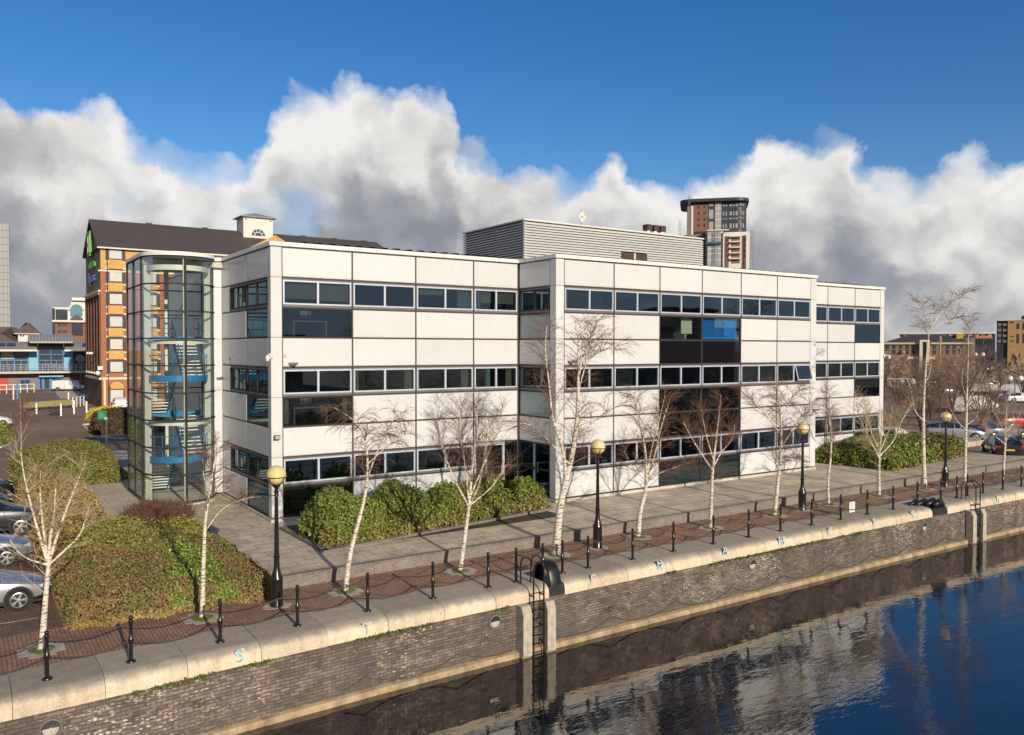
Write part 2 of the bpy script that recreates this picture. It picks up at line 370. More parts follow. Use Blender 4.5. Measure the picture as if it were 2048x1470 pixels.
t.links.new(nt.math('MULTIPLY_ADD', sp1.outputs[0], .5, .5), fc.inputs['Value'])
depth = nt.math('SUBTRACT', fc.outputs[0], sp1.outputs[1])                 # how far below the cloud tops
dens = nt.math('ADD', depth, nt.math('MULTIPLY', nt.math('SUBTRACT', .42, v2(19., P1, .6)), .05))
alpha = nt.ramp(nt.math('MULTIPLY_ADD', dens, 8., .25), [(.14, 0.), (.40, 1.)])
gap = nt.ramp(n2(4.5, vadd(P1, (3.1,1.7,0)), 5, .55), [(.60, 0.), (.74, .5)])      # blue gaps low in the deck
alpha = nt.math('MULTIPLY', alpha, nt.math('SUBTRACT', 1., nt.math('MULTIPLY', gap, nt.ramp(dens, [(.04,0.),(.14,1.)]))))
def field(P): return nt.math('ADD', nt.math('MULTIPLY_ADD', v2(11., P, .9), -.8, n2(9., P, 6, .55)), nt.math('MULTIPLY', v2(30., P, .8), -.30))
emb = nt.math('SUBTRACT', field(P1), field(vadd(P1, (.012, .020, 0))))
lo = n2(3.6, vadd(P1, (7.7,2.,0)), 5, .5)
tone = nt.math('ADD', nt.math('MULTIPLY', dens, -4.9), nt.math('MULTIPLY', emb, .68))
tone = nt.math('ADD', tone, nt.math('MULTIPLY_ADD', lo, 1.35, .40))
ccol = nt.ramp(tone, [(0., (.30,.318,.37)), (.30, (.42,.428,.465)), (.55, (.61,.605,.61)), (.80, (.85,.835,.815)), (1., (1.,.985,.965))])
bgc = t.nodes.new('ShaderNodeBackground'); bgc.inputs['Strength'].default_value = .88; t.links.new(ccol, bgc.inputs['Color'])
mx = t.nodes.new('ShaderNodeMixShader'); t.links.new(alpha, mx.inputs[0]); t.links.new(bgs.outputs[0], mx.inputs[1]); t.links.new(bgc.outputs[0], mx.inputs[2]); t.links.new(mx.outputs[0], out.inputs[0])
try: w.cycles.sampling_method = 'MANUAL'; w.cycles.sample_map_resolution = 512
except Exception: pass

sd = bpy.data.lights.new('sun', 'SUN'); sd.energy = 4.45; sd.angle = R(.55); sd.color = (1., .885, .735)
so = bpy.data.objects.new('sun', sd); COL.objects.link(so)
tosun = Vector((math.cos(R(SUN_EL))*math.cos(R(SUN_AZ)), math.cos(R(SUN_EL))*math.sin(R(SUN_AZ)), math.sin(R(SUN_EL))))
so.rotation_euler = tosun.to_track_quat('Z', 'Y').to_euler(); so.location = (0,-60,40)
S.view_settings.view_transform = 'Standard'; S.view_settings.look = 'None'; S.view_settings.exposure = 0; S.view_settings.gamma = 1
try: S.cycles.max_bounces = 10; S.cycles.transparent_max_bounces = 24; S.cycles.use_denoising = True
except Exception: pass
# ================================================================== the setting
WZ = -2.5                                      # water level
def off(X): return float(np.interp(X, [-20,-9.08,-7.3,-5.15,-3.07,-1,1.2,4,8,26,30,34,38,60], [-.9,-.5,-.44,-.25,-.17,-.09,-.05,-.02,0,0,-.06,-.12,-.22,-.7]))
XS = [-40,-20,-14,-9,-7,-5,-3,-1,1.2,4,8,14,20,26,30,34,38,44,52,60,80]
def strip(name, y0, y1, z, m, o0=1, o1=1, xs=XS):
    b = MB(); n = len(xs)
    vs = [(x, y0+off(x)*o0, z) for x in xs] + [(x, y1+off(x)*o1, z) for x in xs]
    b.add(vs, [(i, i+1, n+i+1, n+i) for i in range(n-1)]); return struct(b.build(name, m))
g = MB()
g.add([(-3000,-8.2,-.412),(3000,-8.2,-.412),(3000,4000,-.412),(-3000,4000,-.412)], [(0,1,2,3)])
g.add([(-3000,-4000,-.412),(3000,-4000,-.412),(3000,-62,-.412),(-3000,-62,-.412),(-3000,-62,-4),(3000,-62,-4)], [(0,1,2,3),(3,2,5,4)])
g.add([(80,-12.4,-.412),(3000,-12.4,-.412),(3000,-8.2,-.412),(80,-8.2,-.412)], [(0,1,2,3)]); g.add([(-3000,-12.4,-.412),(-40,-12.4,-.412),(-40,-8.2,-.412),(-3000,-8.2,-.412)], [(0,1,2,3)])
struct(g.build('ground', M['asphalt']))
wt = MB().add([(-3000,-62,WZ),(3000,-62,WZ),(3000,-12.0,WZ),(-3000,-12.0,WZ)], [(0,1,2,3)]); struct(wt.build('dock_water', M['water']))
strip('quay_path', -10.62, -8.15, -.40, M['path_brick'], 1, .35)
pk = MB().add([(-45,-8.35,-.404),(-8.42,-8.35,-.404),(-8.42,16.5,-.404),(-45,16.5,-.404)], [(0,1,2,3)]); struct(pk.build('car_park', M['park_brick']))
ln = MB()
for y in (-7.05,-1.3,4.4,9.6): ln.box(-13.5,-8.9,y-.03,y+.03,-.399,-.3965)
struct(ln.build('bay_marking', plain('worn white line', (.42,.38,.33), .9, .35, 6.)))
kb = MB().box(-8.42,-8.28,-8.5,15,-.41,-.36); kb.box(-8.28,-2.62,-8.72,-8.6,-.41,-.37); struct(kb.build('bed_kerb', M['path_brick']))
# terrace
te_ = MB(); te_.prism([(-2.55,-7.94),(49,-7.94),(49,-.7),(60,-.7),(60,30),(-2.55,30)], -.41, 0.)
struct(te_.build('terrace', M['slab']))
tp = MB().prism([(-5.55,4.55),(-3.72,4.55),(-3.72,6.2),(-2.56,6.2),(-2.56,15.6),(-5.3,15.6)], -.41, -.006); struct(tp.build('tower_path', M['slab_pale']))
tw = thing('terrace_wall', 'low brown brick retaining wall with soldier course along the terrace edge', 'wall', (0,-8.2,-.41))
MB().box(-2.56,49,0,.26,0,.34).build('wall_face', M['terrace_brick'], tw)
MB().box(-2.57,49.01,-.025,.255,.34,.418).build('soldier_course', M['soldier'], tw)

# ---- dock wall
dw = thing('dock_wall', 'dark brick dock wall with rounded granite coping and ochre ledge above the water', 'wall', (0,0,0))
def loft(name, prof, xs, m, parent, smooth=False):
    b = MB(); k = len(prof); n = len(xs)
    for x in xs:
        o = off(x)
        for y, z in prof: b.v.append((x, y+o, z))
    for i in range(n-1):
        for j in range(k):
            j2 = (j+1)%k; b.f.append((i*k+j, i*k+j2, (i+1)*k+j2, (i+1)*k+j)); b.mi.append(0)
    b.f.append(tuple(range(k))); b.f.append(tuple(range((n-1)*k, n*k))[::-1]); b.mi += [0,0]
    o = b.build(name, m, parent, smooth=smooth); bm = bmesh.new(); bm.from_mesh(o.data); bmesh.ops.recalc_face_normals(bm, faces=bm.faces); bm.to_mesh(o.data); bm.free()
    if smooth: o.data.set_sharp_from_angle(angle=R(40))
    return o
loft('brick_face', [(-12.37,-4.),(-12.37,-.84),(-10.7,-.84),(-10.7,-4.)], XS, M['dock_brick'], dw)
loft('ledge', [(-12.53,-4.),(-12.53,-2.39),(-12.50,-2.34),(-12.375,-2.31),(-12.375,-4.)], XS, M['ledge'], dw)
GAPS = [(5.07,5.70),(28.0,29.3)]
prof = [(-10.62,-.85),(-10.62,-.397)] + [(-11.98-.40*math.sin(R(a)), -.397-.22*(1-math.cos(R(a)))) for a in (0,15,30,45,60,75,90)] + [(-12.40,-.70),(-12.40,-.85)]
x = -18.95; k = 0; rng = random.Random(3)
stones = []
while x < 62:
    x2 = x + 1.83
    segs = [(x, x2)]
    for a, b in GAPS:
        ns = []
        for s0, s1 in segs:
            if s1 <= a or s0 >= b: ns.append((s0, s1))
            else:
                if a - s0 > .15: ns.append((s0, a))
                if s1 - b > .15: ns.append((b, s1))
        segs = ns
    for s0, s1 in segs:
        j = rng.uniform(-.012,.012); pr = [(y + (j if y < -11.5 else 0), z + (rng.uniform(-.006,.006) if z > -.7 else 0)) for y, z in prof]
        st = loft('coping_stone', pr, [s0+.006, (s0+s1)/2, s1-.006], M['coping'], dw, smooth=True); stones.append((s0, s1, st))
    x = x2
# painted letters on the stones
M['cyan_paint'] = plain('faded cyan paint', (.46,.62,.62), .85, .35, 25.); M['faint_paint'] = plain('rubbed cyan paint', (.45,.50,.46), .9, .3, 20.)
def text_mesh(txt, size, extrude=0., bold=0.):
    cu = bpy.data.curves.new('txt', 'FONT'); cu.body = txt; cu.size = size; cu.extrude = extrude; cu.align_x = 'CENTER'; cu.offset = bold; cu.resolution_u = 4
    o = bpy.data.objects.new('txt', cu); COL.objects.link(o); bpy.context.view_layer.update()
    me = bpy.data.meshes.new_from_object(o.evaluated_get(bpy.context.evaluated_depsgraph_get())); bpy.data.objects.remove(o); bpy.data.curves.remove(cu); return me
for ch, X, zc, fm in (('S',-4.89,-.575,0),('T',-1.33,-.60,1),('F',6.89,-.55,1),('R',9.99,-.53,0),('A',13.39,-.52,0),('N',16.73,-.53,0),('C',19.96,-.55,1),('I',23.15,-.53,0),('S',26.26,-.53,0),('B',34.08,-.60,0)):
    b = MB(); me = text_mesh(ch, .50, 0, .004)
    b.add([(v.co.x, 0, v.co.y) for v in me.vertices], [tuple(p.vertices) for p in me.polygons])
    if ch in 'SRANIB':                                     # inline letters: a thin second stroke beside the first
        b.add([(v.co.x*.98+.045, 0, v.co.y*.98+.01) for v in me.vertices], [tuple(p.vertices) for p in me.polygons])
    st = next(s for a, c_, s in stones if a <= X < c_)
    o = b.build('painted_letter', M['faint_paint' if fm else 'cyan_paint'], st); o.location = (X, -12.418+off(X), zc-.17); o.rotation_euler = (0,0,math.atan(off(X+1)-off(X)))
o = MB().box(-.05,.05,-.003,.003,-.05,.05).build('painted_letter', M['cyan_paint'], next(s for a, c_, s in stones if a <= 1.1 < c_)); o.location = (1.1,-12.415+off(1.1),-.63)

# ================================================================== office building
OB = thing('office_building', 'white panelled three storey office block with ribbon windows and glass stair tower', 'building', (0,0,0))
ZT = 11.42; ROW = 1.25
def zr(r): return ZT - ROW*r
grid = MB()
pj_ = .037
def panel(o, u, n, a0, a1, r0, r1):
    MB().fbox(o,u,n,a0+pj_,a1-pj_,-.07,0.,zr(r1)+pj_,zr(r0)-pj_).build('cladding_panel', M['panel'], OB, bevel=.008, seg=1)
def window(o, u, n, a0, a1, r0, r1, panes=2, open_last=False):
    z0, z1 = zr(r1), zr(r0); i0, i1 = a0+.05, a1-.05; k0, k1 = z0+.13, z1-.10
    wb = MB(); wb.fbox(o,u,n,a0+.001,a1-.001,-.10,-.02,z0+.002,k0); wb.fbox(o,u,n,a0+.001,a1-.001,-.10,-.022,k1,z1-.002)
    wb.fbox(o,u,n,a0+.001,i0,-.10,-.021,k0,k1); wb.fbox(o,u,n,i1,a1-.001,-.10,-.021,k0,k1)
    last = i1 if not open_last else i0+(i1-i0)*(panes-1)/panes
    gm = MB().fbox(o,u,n,i0+.02,last-.02,-.045,-.035,k0+.02,k1-.02)
    g = gm.build('window', M['glass'], OB)
    f = MB(); w_ = .065
    f.fbox(o,u,n,i0,i1,-.06,.005,k0,k0+w_); f.fbox(o,u,n,i0,i1,-.06,.004,k1-w_,k1)
    f.fbox(o,u,n,i0,i0+w_,-.058,.003,k0+w_,k1-w_); f.fbox(o,u,n,i1-w_,i1,-.058,.003,k0+w_,k1-w_)
    for j in range(1, panes):
        c = i0+(i1-i0)*j/panes; f.fbox(o,u,n,c-.045,c+.045,-.059,.006,k0+w_,k1-w_)
    f.build('window_frame', M['alu'] if u[0] else M['alu_dark'], g); wb.build('window_surround', M['grey_frame'], g)
    if open_last:
        c = i0+(i1-i0)*(panes-1)/panes+.05
        q = MB(); q.fbox((0,0),(1,0),(0,-1),c,i1-.05,-.01,.0,-(k1-k0)+.13,-.06); q2 = MB()
        for (aa,bb,cc,dd) in ((c,i1-.05,-(k1-k0)+.08,-(k1-k0)+.14),(c,i1-.05,-.06,0),(c,c+.06,-(k1-k0)+.14,-.06),(i1-.11,i1-.05,-(k1-k0)+.14,-.06)): q2.fbox((0,0),(1,0),(0,-1),aa,bb,-.02,.02,cc,dd)
        a_ = q.build('window', M['glass'], OB); b_ = q2.build('window_frame', M['alu'], a_); a_.location = (o[0], o[1]-.02, k1-.03); a_.rotation_euler = (R(-15),0,0)
def glasspanel(o, u, n, a0, a1, r0, r1, m='glass'):
    z0, z1 = zr(r1), zr(r0)
    g = MB().fbox(o,u,n,a0+.045,a1-.045,-.05,-.03,z0+.05,z1-.05).build('glazed_panel', M[m], OB)
    f = MB()
    for aa,bb,cc,dd in ((a0+.012,a1-.012,z0+.012,z0+.055),(a0+.012,a1-.012,z1-.055,z1-.012),(a0+.012,a0+.05,z0+.055,z1-.055),(a1-.05,a1-.012,z0+.055,z1-.055)): f.fbox(o,u,n,aa,bb,-.07,-.012,cc,dd)
    f.build('panel_frame', M['alu_dark'], g)
def facade(o, u, n, us, glass=(), clear=(), dark=(), pale=(), skip=(), win=(1,4,7), openw=None, nowin=()):
    L0, L1 = us[0], us[-1]
    for c in range(len(us)-1):
        a0, a1 = us[c], us[c+1]
        for r in range(9):
            if (c,r) in skip: continue
            if r in win and (c,r) not in nowin: window(o,u,n,a0,a1,r,r+1, 2 if a1-a0 > 2.2 else 1, openw == (c,r))
            elif (c,r) in glass: glasspanel(o,u,n,a0,a1,r,r+1)
            elif (c,r) in clear: glasspanel(o,u,n,a0,a1,r,r+1,'glass_clear')
            elif (c,r) in dark: glasspanel(o,u,n,a0,a1,r,r+1,'glass_dark')
            elif (c,r) in pale: glasspanel(o,u,n,a0,a1,r,r+1,'glass_painted_refl')
            else:
                panel(o,u,n,a0,a1,r,r+1); grid.fbox(o,u,n,a0+.02,a1-.02,-.20,-.071,zr(r+1)+.001,zr(r)-.001)
    for a in us: grid.fbox(o,u,n,a-.045,a+.045,-.16,-.016,zr(9),ZT)
    for r in range(10): grid.fbox(o,u,n,L0+.046,L1-.046,-.15,-.0175,zr(r)-.045,zr(r)+.045)
def column(o, u, n, a0, a1, depth):
    for r0, r1 in ((0,1),(1,3),(3,5),(5,7),(7,9)):
        MB().fbox(o,u,n,a0,a1,-depth,0,zr(r1)+.006,zr(r0)-.006).build('corner_column', M['panel'], OB, bevel=.01)
# left wing front, its side, the re-entrant side, mid front, right front
usA = [.4675,3.592,6.689,9.786,12.36]; NY = (0,-1); NX = (-1,0); X_ = (1,0); Yv = (0,1)
facade((0,0),X_,NY,usA, glass={(0,2),(0,5),(0,8)}, skip={(3,7),(3,8)})
usB = [.40,3.49,6.15,7.50]
facade((0,0),Yv,NX,usB, glass={(0,2),(0,5),(0,8)}, nowin={(2,1),(2,4),(2,7)})
facade((12.403,-3.06),Yv,NX,[.46,3.02], win=(1,4), pale={(0,2),(0,5)}, glass={(0,7),(0,8)})
usD = [12.879+3.0918*i-12.403 for i in range(7)]
facade((12.403,-3.06),X_,NY,usD, clear={(2,2),(3,2)}, glass={(2,5),(3,5),(2,6),(3,6),(2,8),(3,8)}, dark={(2,3),(3,3)}, openw=(5,4))
usF = [34.47-31.956,37.559-31.956,40.629-31.956,43.68-31.956]
facade((31.956,.06),X_,NY,[.0]+usF, glass={(3,2),(3,5),(3,8)})
column((0,0),X_,NY,0,.4675,.40); column((12.403,-3.06),X_,NY,0,.476,.46); column((31.43,-3.06),X_,NY,0,.526,.46); column((43.68,.06),X_,NY,0,.467,.46)
column((-.46,7.555),X_,NY,0,.455,.2)
grid.build('joint_grid', M['joint'], OB)
# entrance door in the last bay of the left wing
ed = MB(); a0, a1 = usA[3]+.04, usA[4]-.04
for x0,x1,z0,z1 in ((a0,a0+.09,.2,2.66),(a0+.62,a0+.72,.2,2.5),(a0+1.62,a0+1.74,.2,2.5),(a0,a0+1.74,2.5,2.66),(a0+.72,a0+1.62,.2,.36)): ed.fbox((0,0),X_,NY,x0,x1,-.08,.0,z0,z1)
edr = MB().fbox((0,0),X_,NY,a0,a1,-.06,-.045,.19,2.66).build('entrance_door', M['glass'], OB); ed.build('door_frame', M['alu'], edr)
MB().tube([(a0+1.52,-.06,.95),(a0+1.52,-.06,1.5)], .02, 8).build('door_handle', M['alu'], edr)
# plain outer walls that close the block, plinth, coping, roof
oth = MB()
oth.box(31.956-.25,31.956,-2.9,.0,.17,ZT); oth.box(43.9,44.147,.52,20,.17,ZT); oth.box(0,44.147,19.75,20,.17,ZT); oth.box(.0,.25,7.56,19.75,.17,ZT)
oth.build('side_wall', M['white_paint'], OB)
outl = [(0,0),(12.403,0),(12.403,-3.06),(31.956,-3.06),(31.956,.06),(44.147,.06),(44.147,20),(0,20)]
def offs(poly, d):
    r = []; n = len(poly)
    for i in range(n):
        p0, p1, p2 = Vector(poly[i-1]), Vector(poly[i]), Vector(poly[(i+1)%n]); e0 = (p1-p0).normalized(); e1 = (p2-p1).normalized()
        r.append((p1.x+d*(e0.y+e1.y), p1.y-d*(e0.x+e1.x)))
    return r
def ring(b, poly, do, di, z0, z1, mi=0):
    A, B = offs(poly, do), offs(poly, di); n = len(poly); vs = [(x,y,z) for z in (z0,z1) for q in (A,B) for x,y in q]; fs = []
    for i in range(n):
        j = (i+1)%n; fs += [(i,j,2*n+j,2*n+i), (n+j,n+i,3*n+i,3*n+j), (2*n+i,2*n+j,3*n+j,3*n+i), (i,n+i,n+j,j)]
    return b.add(vs, fs, mi)
cp = ring(MB(), outl, .06, -.34, ZT+.03, ZT+.21)
cpo = cp.build('parapet_coping', M['white_paint'], OB, bevel=.012)
cj = MB()
for X in (1.9,5.0,8.1,11.2): cj.box(X-.008,X+.008,-.0635,.2,ZT+.035,ZT+.2125)
for X in (14.4,17.5,20.6,23.7,26.8,29.9): cj.box(X-.008,X+.008,-3.1235,-2.9,ZT+.035,ZT+.2125)
for Y in (-1.5,-.6): cj.box(12.3395,12.6,Y-.008,Y+.008,ZT+.035,ZT+.2125)
cj.build('coping_joint', M['grey_frame'], cpo)
ring(MB(), outl, -.015, -.3, ZT-.02, ZT+.03).build('parapet_joint', M['joint'], OB)
ring(MB(), outl, .05, -.25, -.02, .13).build('plinth', M['conc'], OB, bevel=.01)
ring(MB(), outl, -.012, -.25, .13, .17).build('base_joint', M['joint'], OB)
# corrugated roof behind the parapets
rb = MB()
def roofsheet(x0, x1, y0, y1, z0, z1, pitch=.62):
    n = int((x1-x0)/pitch)
    for i in range(n):
        a = x0+i*pitch
        sec = [(a,0),(a+pitch*.48,0),(a+pitch*.56,.085),(a+pitch*.92,.085),(a+pitch,0)]
        for (p,h),(q,k) in zip(sec[:-1], sec[1:]):
            rb.add([(p,y0,z0+h),(q,y0,z0+k),(q,y1,z1+k),(p,y1,z1+h)], [(0,1,2,3)])
            rb.add([(p,y0,z0+h-.012),(q,y0,z0+k-.012),(q,y0,z0+k),(p,y0,z0+h)], [(0,1,2,3)])
roofsheet(1.2,12.2,.42,9.9,ZT+.27,ZT+.62); roofsheet(13.6,30.2,-2.6,9.9,ZT+.235,ZT+.62); roofsheet(32.6,42.6,.5,9.9,ZT+.255,ZT+.62)
rb.box(.35,43.8,9.9,19.6,ZT-.1,ZT+.55); rb.build('roof', M['roof_sheet'], OB)
# plant room: louvred box on the roof
px0, px1, py0, py1, pz0, pz1 = 16.9, 32.0, 6.0, 13.05, ZT+.3, 14.83
pr = MB().box(px0+.16,px1-.16,py0+.16,py1-.16,pz0,pz1-.05).build('plant_room', M['louvre_dark'], OB)
lv = MB(); z = pz0+.05; doors = (24.5,26.75)
def slat(p, q, nrm, z):
    p, q, nrm = Vector(p), Vector(q), Vector(nrm); sec = [(0.0,0),(.0,.035),(-.13,.15),(-.13,.105)]
    A = [p+nrm*a+Vector((0,0,h)) for a,h in sec]; B = [q+nrm*a+Vector((0,0,h)) for a,h in sec]
    lv.add(A+B, [(0,1,5,4),(1,2,6,5),(2,3,7,6),(3,0,4,7),(0,3,2,1),(4,5,6,7)])
while z < pz1-.18:
    if z < 13.42: slat((px0,py0,z),(doors[0],py0,z),(0,-1,0),z); slat((doors[1],py0,z),(px1,py0,z),(0,-1,0),z)
    else: slat((px0,py0,z),(px1,py0,z),(0,-1,0),z)
    slat((px0,py1,z),(px0,py0,z),(-1,0,0),z); z += .155
lv.build('louvre', M['louvre'], pr)
MB().box(px0-.04,px1+.04,py0-.04,py1+.04,pz1-.06,pz1+.02).build('roof_trim', M['white_paint'], pr, bevel=.01)
for a,b in ((24.55,25.55),(25.72,26.65)): MB().box(a,b,py0+.02,py0+.158,pz0,13.40).build('door', M['brown_door'], pr)
MB().box(25.56,25.71,py0-.02,py0+.157,pz0,13.40).build('door_post', M['louvre'], pr)
for X in (28.65,29.3,29.95):
    v = MB().lathe([(.17,pz1),(.17,pz1+.6)], 12, (X,8.,0)).build('vent_pipe', M['white_paint'], pr, smooth='auto')
    MB().box(X-.24,X+.24,7.76,8.24,pz1+.52,pz1+.92).build('vent_cowl', M['brown_door'], v, bevel=.02)
# ---- interiors
it = MB()
for zf in (7.67, 3.92): it.box(.25,12.2,.14,6.5,zf-.3,zf); it.box(12.62,31.7,-2.9,6.5,zf-.3,zf); it.box(32.1,43.8,.22,6.5,zf-.3,zf)
it.box(.25,43.8,.3,19.7,.05,.14); it.box(12.62,31.7,-2.9,.3,.05,.14)
it.build('floor_slab', M['carpet'], OB)
ce = MB()
for zf in (11.0, 7.30, 3.56): ce.box(.26,12.2,.15,6.5,zf,zf+.06); ce.box(12.63,31.7,-2.89,6.5,zf,zf+.06); ce.box(32.1,43.8,.23,6.5,zf,zf+.06)
ce.build('ceiling', M['ceiling'], OB)
iw = MB(); iw.box(.25,43.8,6.5,6.62,.1,11.3,0); iw.box(12.24,12.36,.15,6.5,.1,11.3,0); iw.box(31.72,31.9,.2,6.5,.1,11.3); iw.box(6.6,6.7,3.,6.5,.1,11.3); iw.box(19.0,19.1,1.,6.5,.1,11.3); iw.box(25.2,25.3,2,6.5,.1,11.3)
iw.build('partition_wall', M['interior'], OB)
bl = MB()
def blind(o, n, a0, a1, r, frac, mi=0, d=-.20): bl.fbox(o, X_, n, a0, a1, d-.02, d, zr(r+1)+.1+(1-frac)*1.05, zr(r)-.08, mi)
A0 = (0,0); D0 = (12.403,-3.06); F0 = (31.956,.06)
blind(A0,NY,.55,2.0,1,.72); blind(A0,NY,2.06,3.5,1,.78); blind(A0,NY,6.78,8.2,1,.35); blind(A0,NY,11.2,12.2,1,.62); blind(A0,NY,10.3,10.9,1,.6)
for a0,a1 in ((3.7,3.95),(6.2,6.6),(6.8,6.98),(9.2,9.6),(11.75,12.1)): blind(A0,NY,a0,a1,4,1,1)
blind(A0,NY,.55,.8,5,1,1); blind(A0,NY,3.2,3.4,5,1,1)
blind(D0,NY,usD[1]+.1,usD[1]+1.45,4,1.); blind(D0,NY,usD[4]+.1,usD[4]+1.5,4,.95); blind(D0,NY,usD[4]+1.6,usD[5]-.1,4,.95)
blind(D0,NY,usD[0]+.1,usD[0]+1.5,7,.9); blind(D0,NY,usD[0]+1.6,usD[1]-.1,7,.85); blind(D0,NY,usD[5]+.1,usD[5]+1.5,7,.8); blind(D0,NY,usD[5]+1.6,usD[6]-.1,7,.85)
for k_ in range(3):
    blind(F0,NY,usF[0]+.1 if k_==0 else usF[k_-1]+3.2 if False else [usF[0]+.1,usF[1]+.1,usF[2]+.1][k_],[usF[0]+1.4,usF[1]+1.4,usF[2]+1.4][k_],4,(.95,.45,.85)[k_]); blind(F0,NY,[usF[0]+1.6,usF[1]+1.6,usF[2]+1.6][k_],[usF[1]-.1,usF[2]-.1,usF[3]-.1][k_],4,(.9,.4,.8)[k_])
bl.fbox(D0,X_,NY,usD[3]+.1,usD[4]-.1,-.28,-.26,zr(3)+.22,zr(2)-.05,2); bl.fbox(D0,X_,NY,usD[4]-1.15,usD[4]-.12,-.24,-.22,zr(3)+.22,zr(2)-.05,4); bl.fbox(D0,X_,NY,usD[3]+.1,usD[4]-.1,-.22,-.10,zr(3)+.08,zr(3)+.2,4); bl.fbox(D0,X_,NY,usD[2]+2.0,usD[2]+2.8,-.5,-.45,zr(3)+.35,zr(2)-.05,0)
M['pale_screen'] = plain('pale blue screen', (.34,.50,.60), .7, .06)
blind(A0,NY,9.0,9.72,1,1,3); blind(A0,NY,9.86,10.28,1,1,3); blind(A0,NY,10.6,10.85,4,1,3); blind(D0,NY,usD[0]+.1,usD[0]+.35,1,1,1); blind(D0,NY,usD[1]+.1,usD[1]+1.5,1,.3); blind(D0,NY,usD[5]+.1,usD[5]+1.5,1,.25)
bl.build('window_blind', [M['blind'],M['curtain'],M['blue_film'],M['pale_screen'],plain('bright blue film', (.025,.24,.68), .4, .1)], OB)
ds = MB()
for (x0,y0,z0) in ((1.2,.8,7.67),(4.4,.9,7.67),(7.6,1.,7.67),(14,-2.,7.67),(17.5,-2.,7.67),(22,-2.,7.67),(28,-2.,7.67),(1.2,.8,3.92),(5,.9,3.92),(9,1.,3.92),(14,-2.,3.92),(18,-2.,3.92),(22.,-2.,3.92),(27,-2.,3.92),(36,1.,7.67),(39,1.,7.67),(41,1.,3.92)):
    ds.box(x0,x0+1.6,y0,y0+.8,z0+.70,z0+.74); ds.box(x0+.05,x0+.1,y0+.05,y0+.75,z0,z0+.7); ds.box(x0+1.5,x0+1.55,y0+.05,y0+.75,z0,z0+.7); ds.box(x0+.5,x0+1.0,y0+.5,y0+.53,z0+.85,z0+1.2)
ds.build('desk', M['white_paint'], OB)

# ---- glass stair tower (part of the building)
tx0, ty0, ty1, tc, tr = -3.65, 7.45, 11.2, (-2.05,7.45), 1.60
arc = [(tc[0]+tr*math.cos(R(a)), tc[1]+tr*math.sin(R(a))) for a in np.linspace(180,360,25)]
path = [(tx0,ty1)] + arc
fr = MB()
def run(b, pts, z0, z1, d0, d1, mi=0, closed=False):       # a band of given height along a plan path, d0..d1 outward offset
    n = len(pts); A = []; B = []
    for i, p in enumerate(pts):
        a = Vector(pts[max(i-1,0)]); c_ = Vector(pts[min(i+1,n-1)]); tt = (c_-a).normalized(); nn = Vector((-tt.y, tt.x)) * -1
        A.append((p[0]+nn.x*d0, p[1]+nn.y*d0)); B.append((p[0]+nn.x*d1, p[1]+nn.y*d1))
    vs = [(x,y,z) for z in (z0,z1) for q in (A,B) for x,y in q]; fs = []
    for i in range(n-1): fs += [(i+1,i,2*n+i,2*n+i+1),(n+i,n+i+1,3*n+i+1,3*n+i),(2*n+i,3*n+i,3*n+i+1,2*n+i+1),(i,i+1,n+i+1,n+i)]
    fs += [(0,n,3*n,2*n),(n-1,3*n-1,4*n-1,2*n-1)]
    return b.add(vs, fs, mi)
def mull(x, y, s=.04): fr.box(x-s,x+s,y-s,y+s,.1,ZT)
for r in range(10): run(fr, path, zr(r)-.03, zr(r)+.03, -.05, .035); fr.box(tx0+.05,-.02,ty1-.04,ty1+.04,zr(r)-.03,zr(r)+.03)
for x,y in ((tx0,ty1),(tx0,9.38),(tx0,ty0),(arc[12][0],arc[12][1]),(arc[-1][0],arc[-1][1]-.0),(-1.85,ty1),(-.06,ty1)): mull(x,y)
ST = fr.build('stair_tower', M['alu_dark'], OB)
gl = MB(); n = len(path)
gl.add([(x,y,zr(9)) for x,y in path]+[(x,y,ZT) for x,y in path], [(i+1,i,n+i,n+i+1) for i in range(n-1)]); gl.add([(tx0,ty1,zr(9)),(-.02,ty1,zr(9)),(-.02,ty1,ZT),(tx0,ty1,ZT)], [(0,1,2,3)])
gl.build('glazing', M['glass_clear'], ST)
cs = MB(); cs.box(-3.54,-3.26,7.42,7.72,.1,ZT-.1); cs.box(-.86,-.58,7.42,7.72,.1,ZT-.1); cs.lathe([(.075,.1),(.075,ZT-.1)], 12, (arc[12][0]-.0,arc[12][1]+.22,0)); cs.box(-3.5,-3.3,10.8,11.0,.1,ZT-.1); cs.box(-2.0,-1.8,10.7,10.9,.1,ZT-.1)
cs.build('tower_column', M['cream_steel'], ST)
rp = [(x*.86+tc[0]*.14, y*.86+tc[1]*.14) for x,y in arc]
bmz = MB()
for z in (ZT-.62, 7.42): run(bmz, rp, z, z+.24, -.12, .0)
for z in (3.66,): run(bmz, rp, z, z+.24, -.12, .0)
bmz.build('ring_beam', M['cream_steel'], ST)
fas = MB()
def LD(f): b = MB(); f(b); b.build('landing', M['conc'], ST)
for z in (5.80, 2.05):
    LD(lambda b: b.prism([(x,y) for x,y in [(q[0]*.80+tc[0]*.20, q[1]*.80+tc[1]*.20) for q in arc]] + [(-.75,8.0),(-3.35,8.0)], z-.10, z))
    run(fas, [(q[0]*.80+tc[0]*.20, q[1]*.80+tc[1]*.20) for q in arc], z-.12, z+.16, .003, .03)
for z in (7.67, 3.92): LD(lambda b: b.box(-3.4,-.3,10.0,11.05,z-.12,z)); fas.box(-3.4,-.3,9.96,9.997,z-.14,z+.14)
MB().box(-3.62,-.02,7.3,11.15,ZT-.3,ZT-.05).build('tower_ceiling', M['conc'], ST); fas.build('landing_fascia', M['blue_steel'], ST)
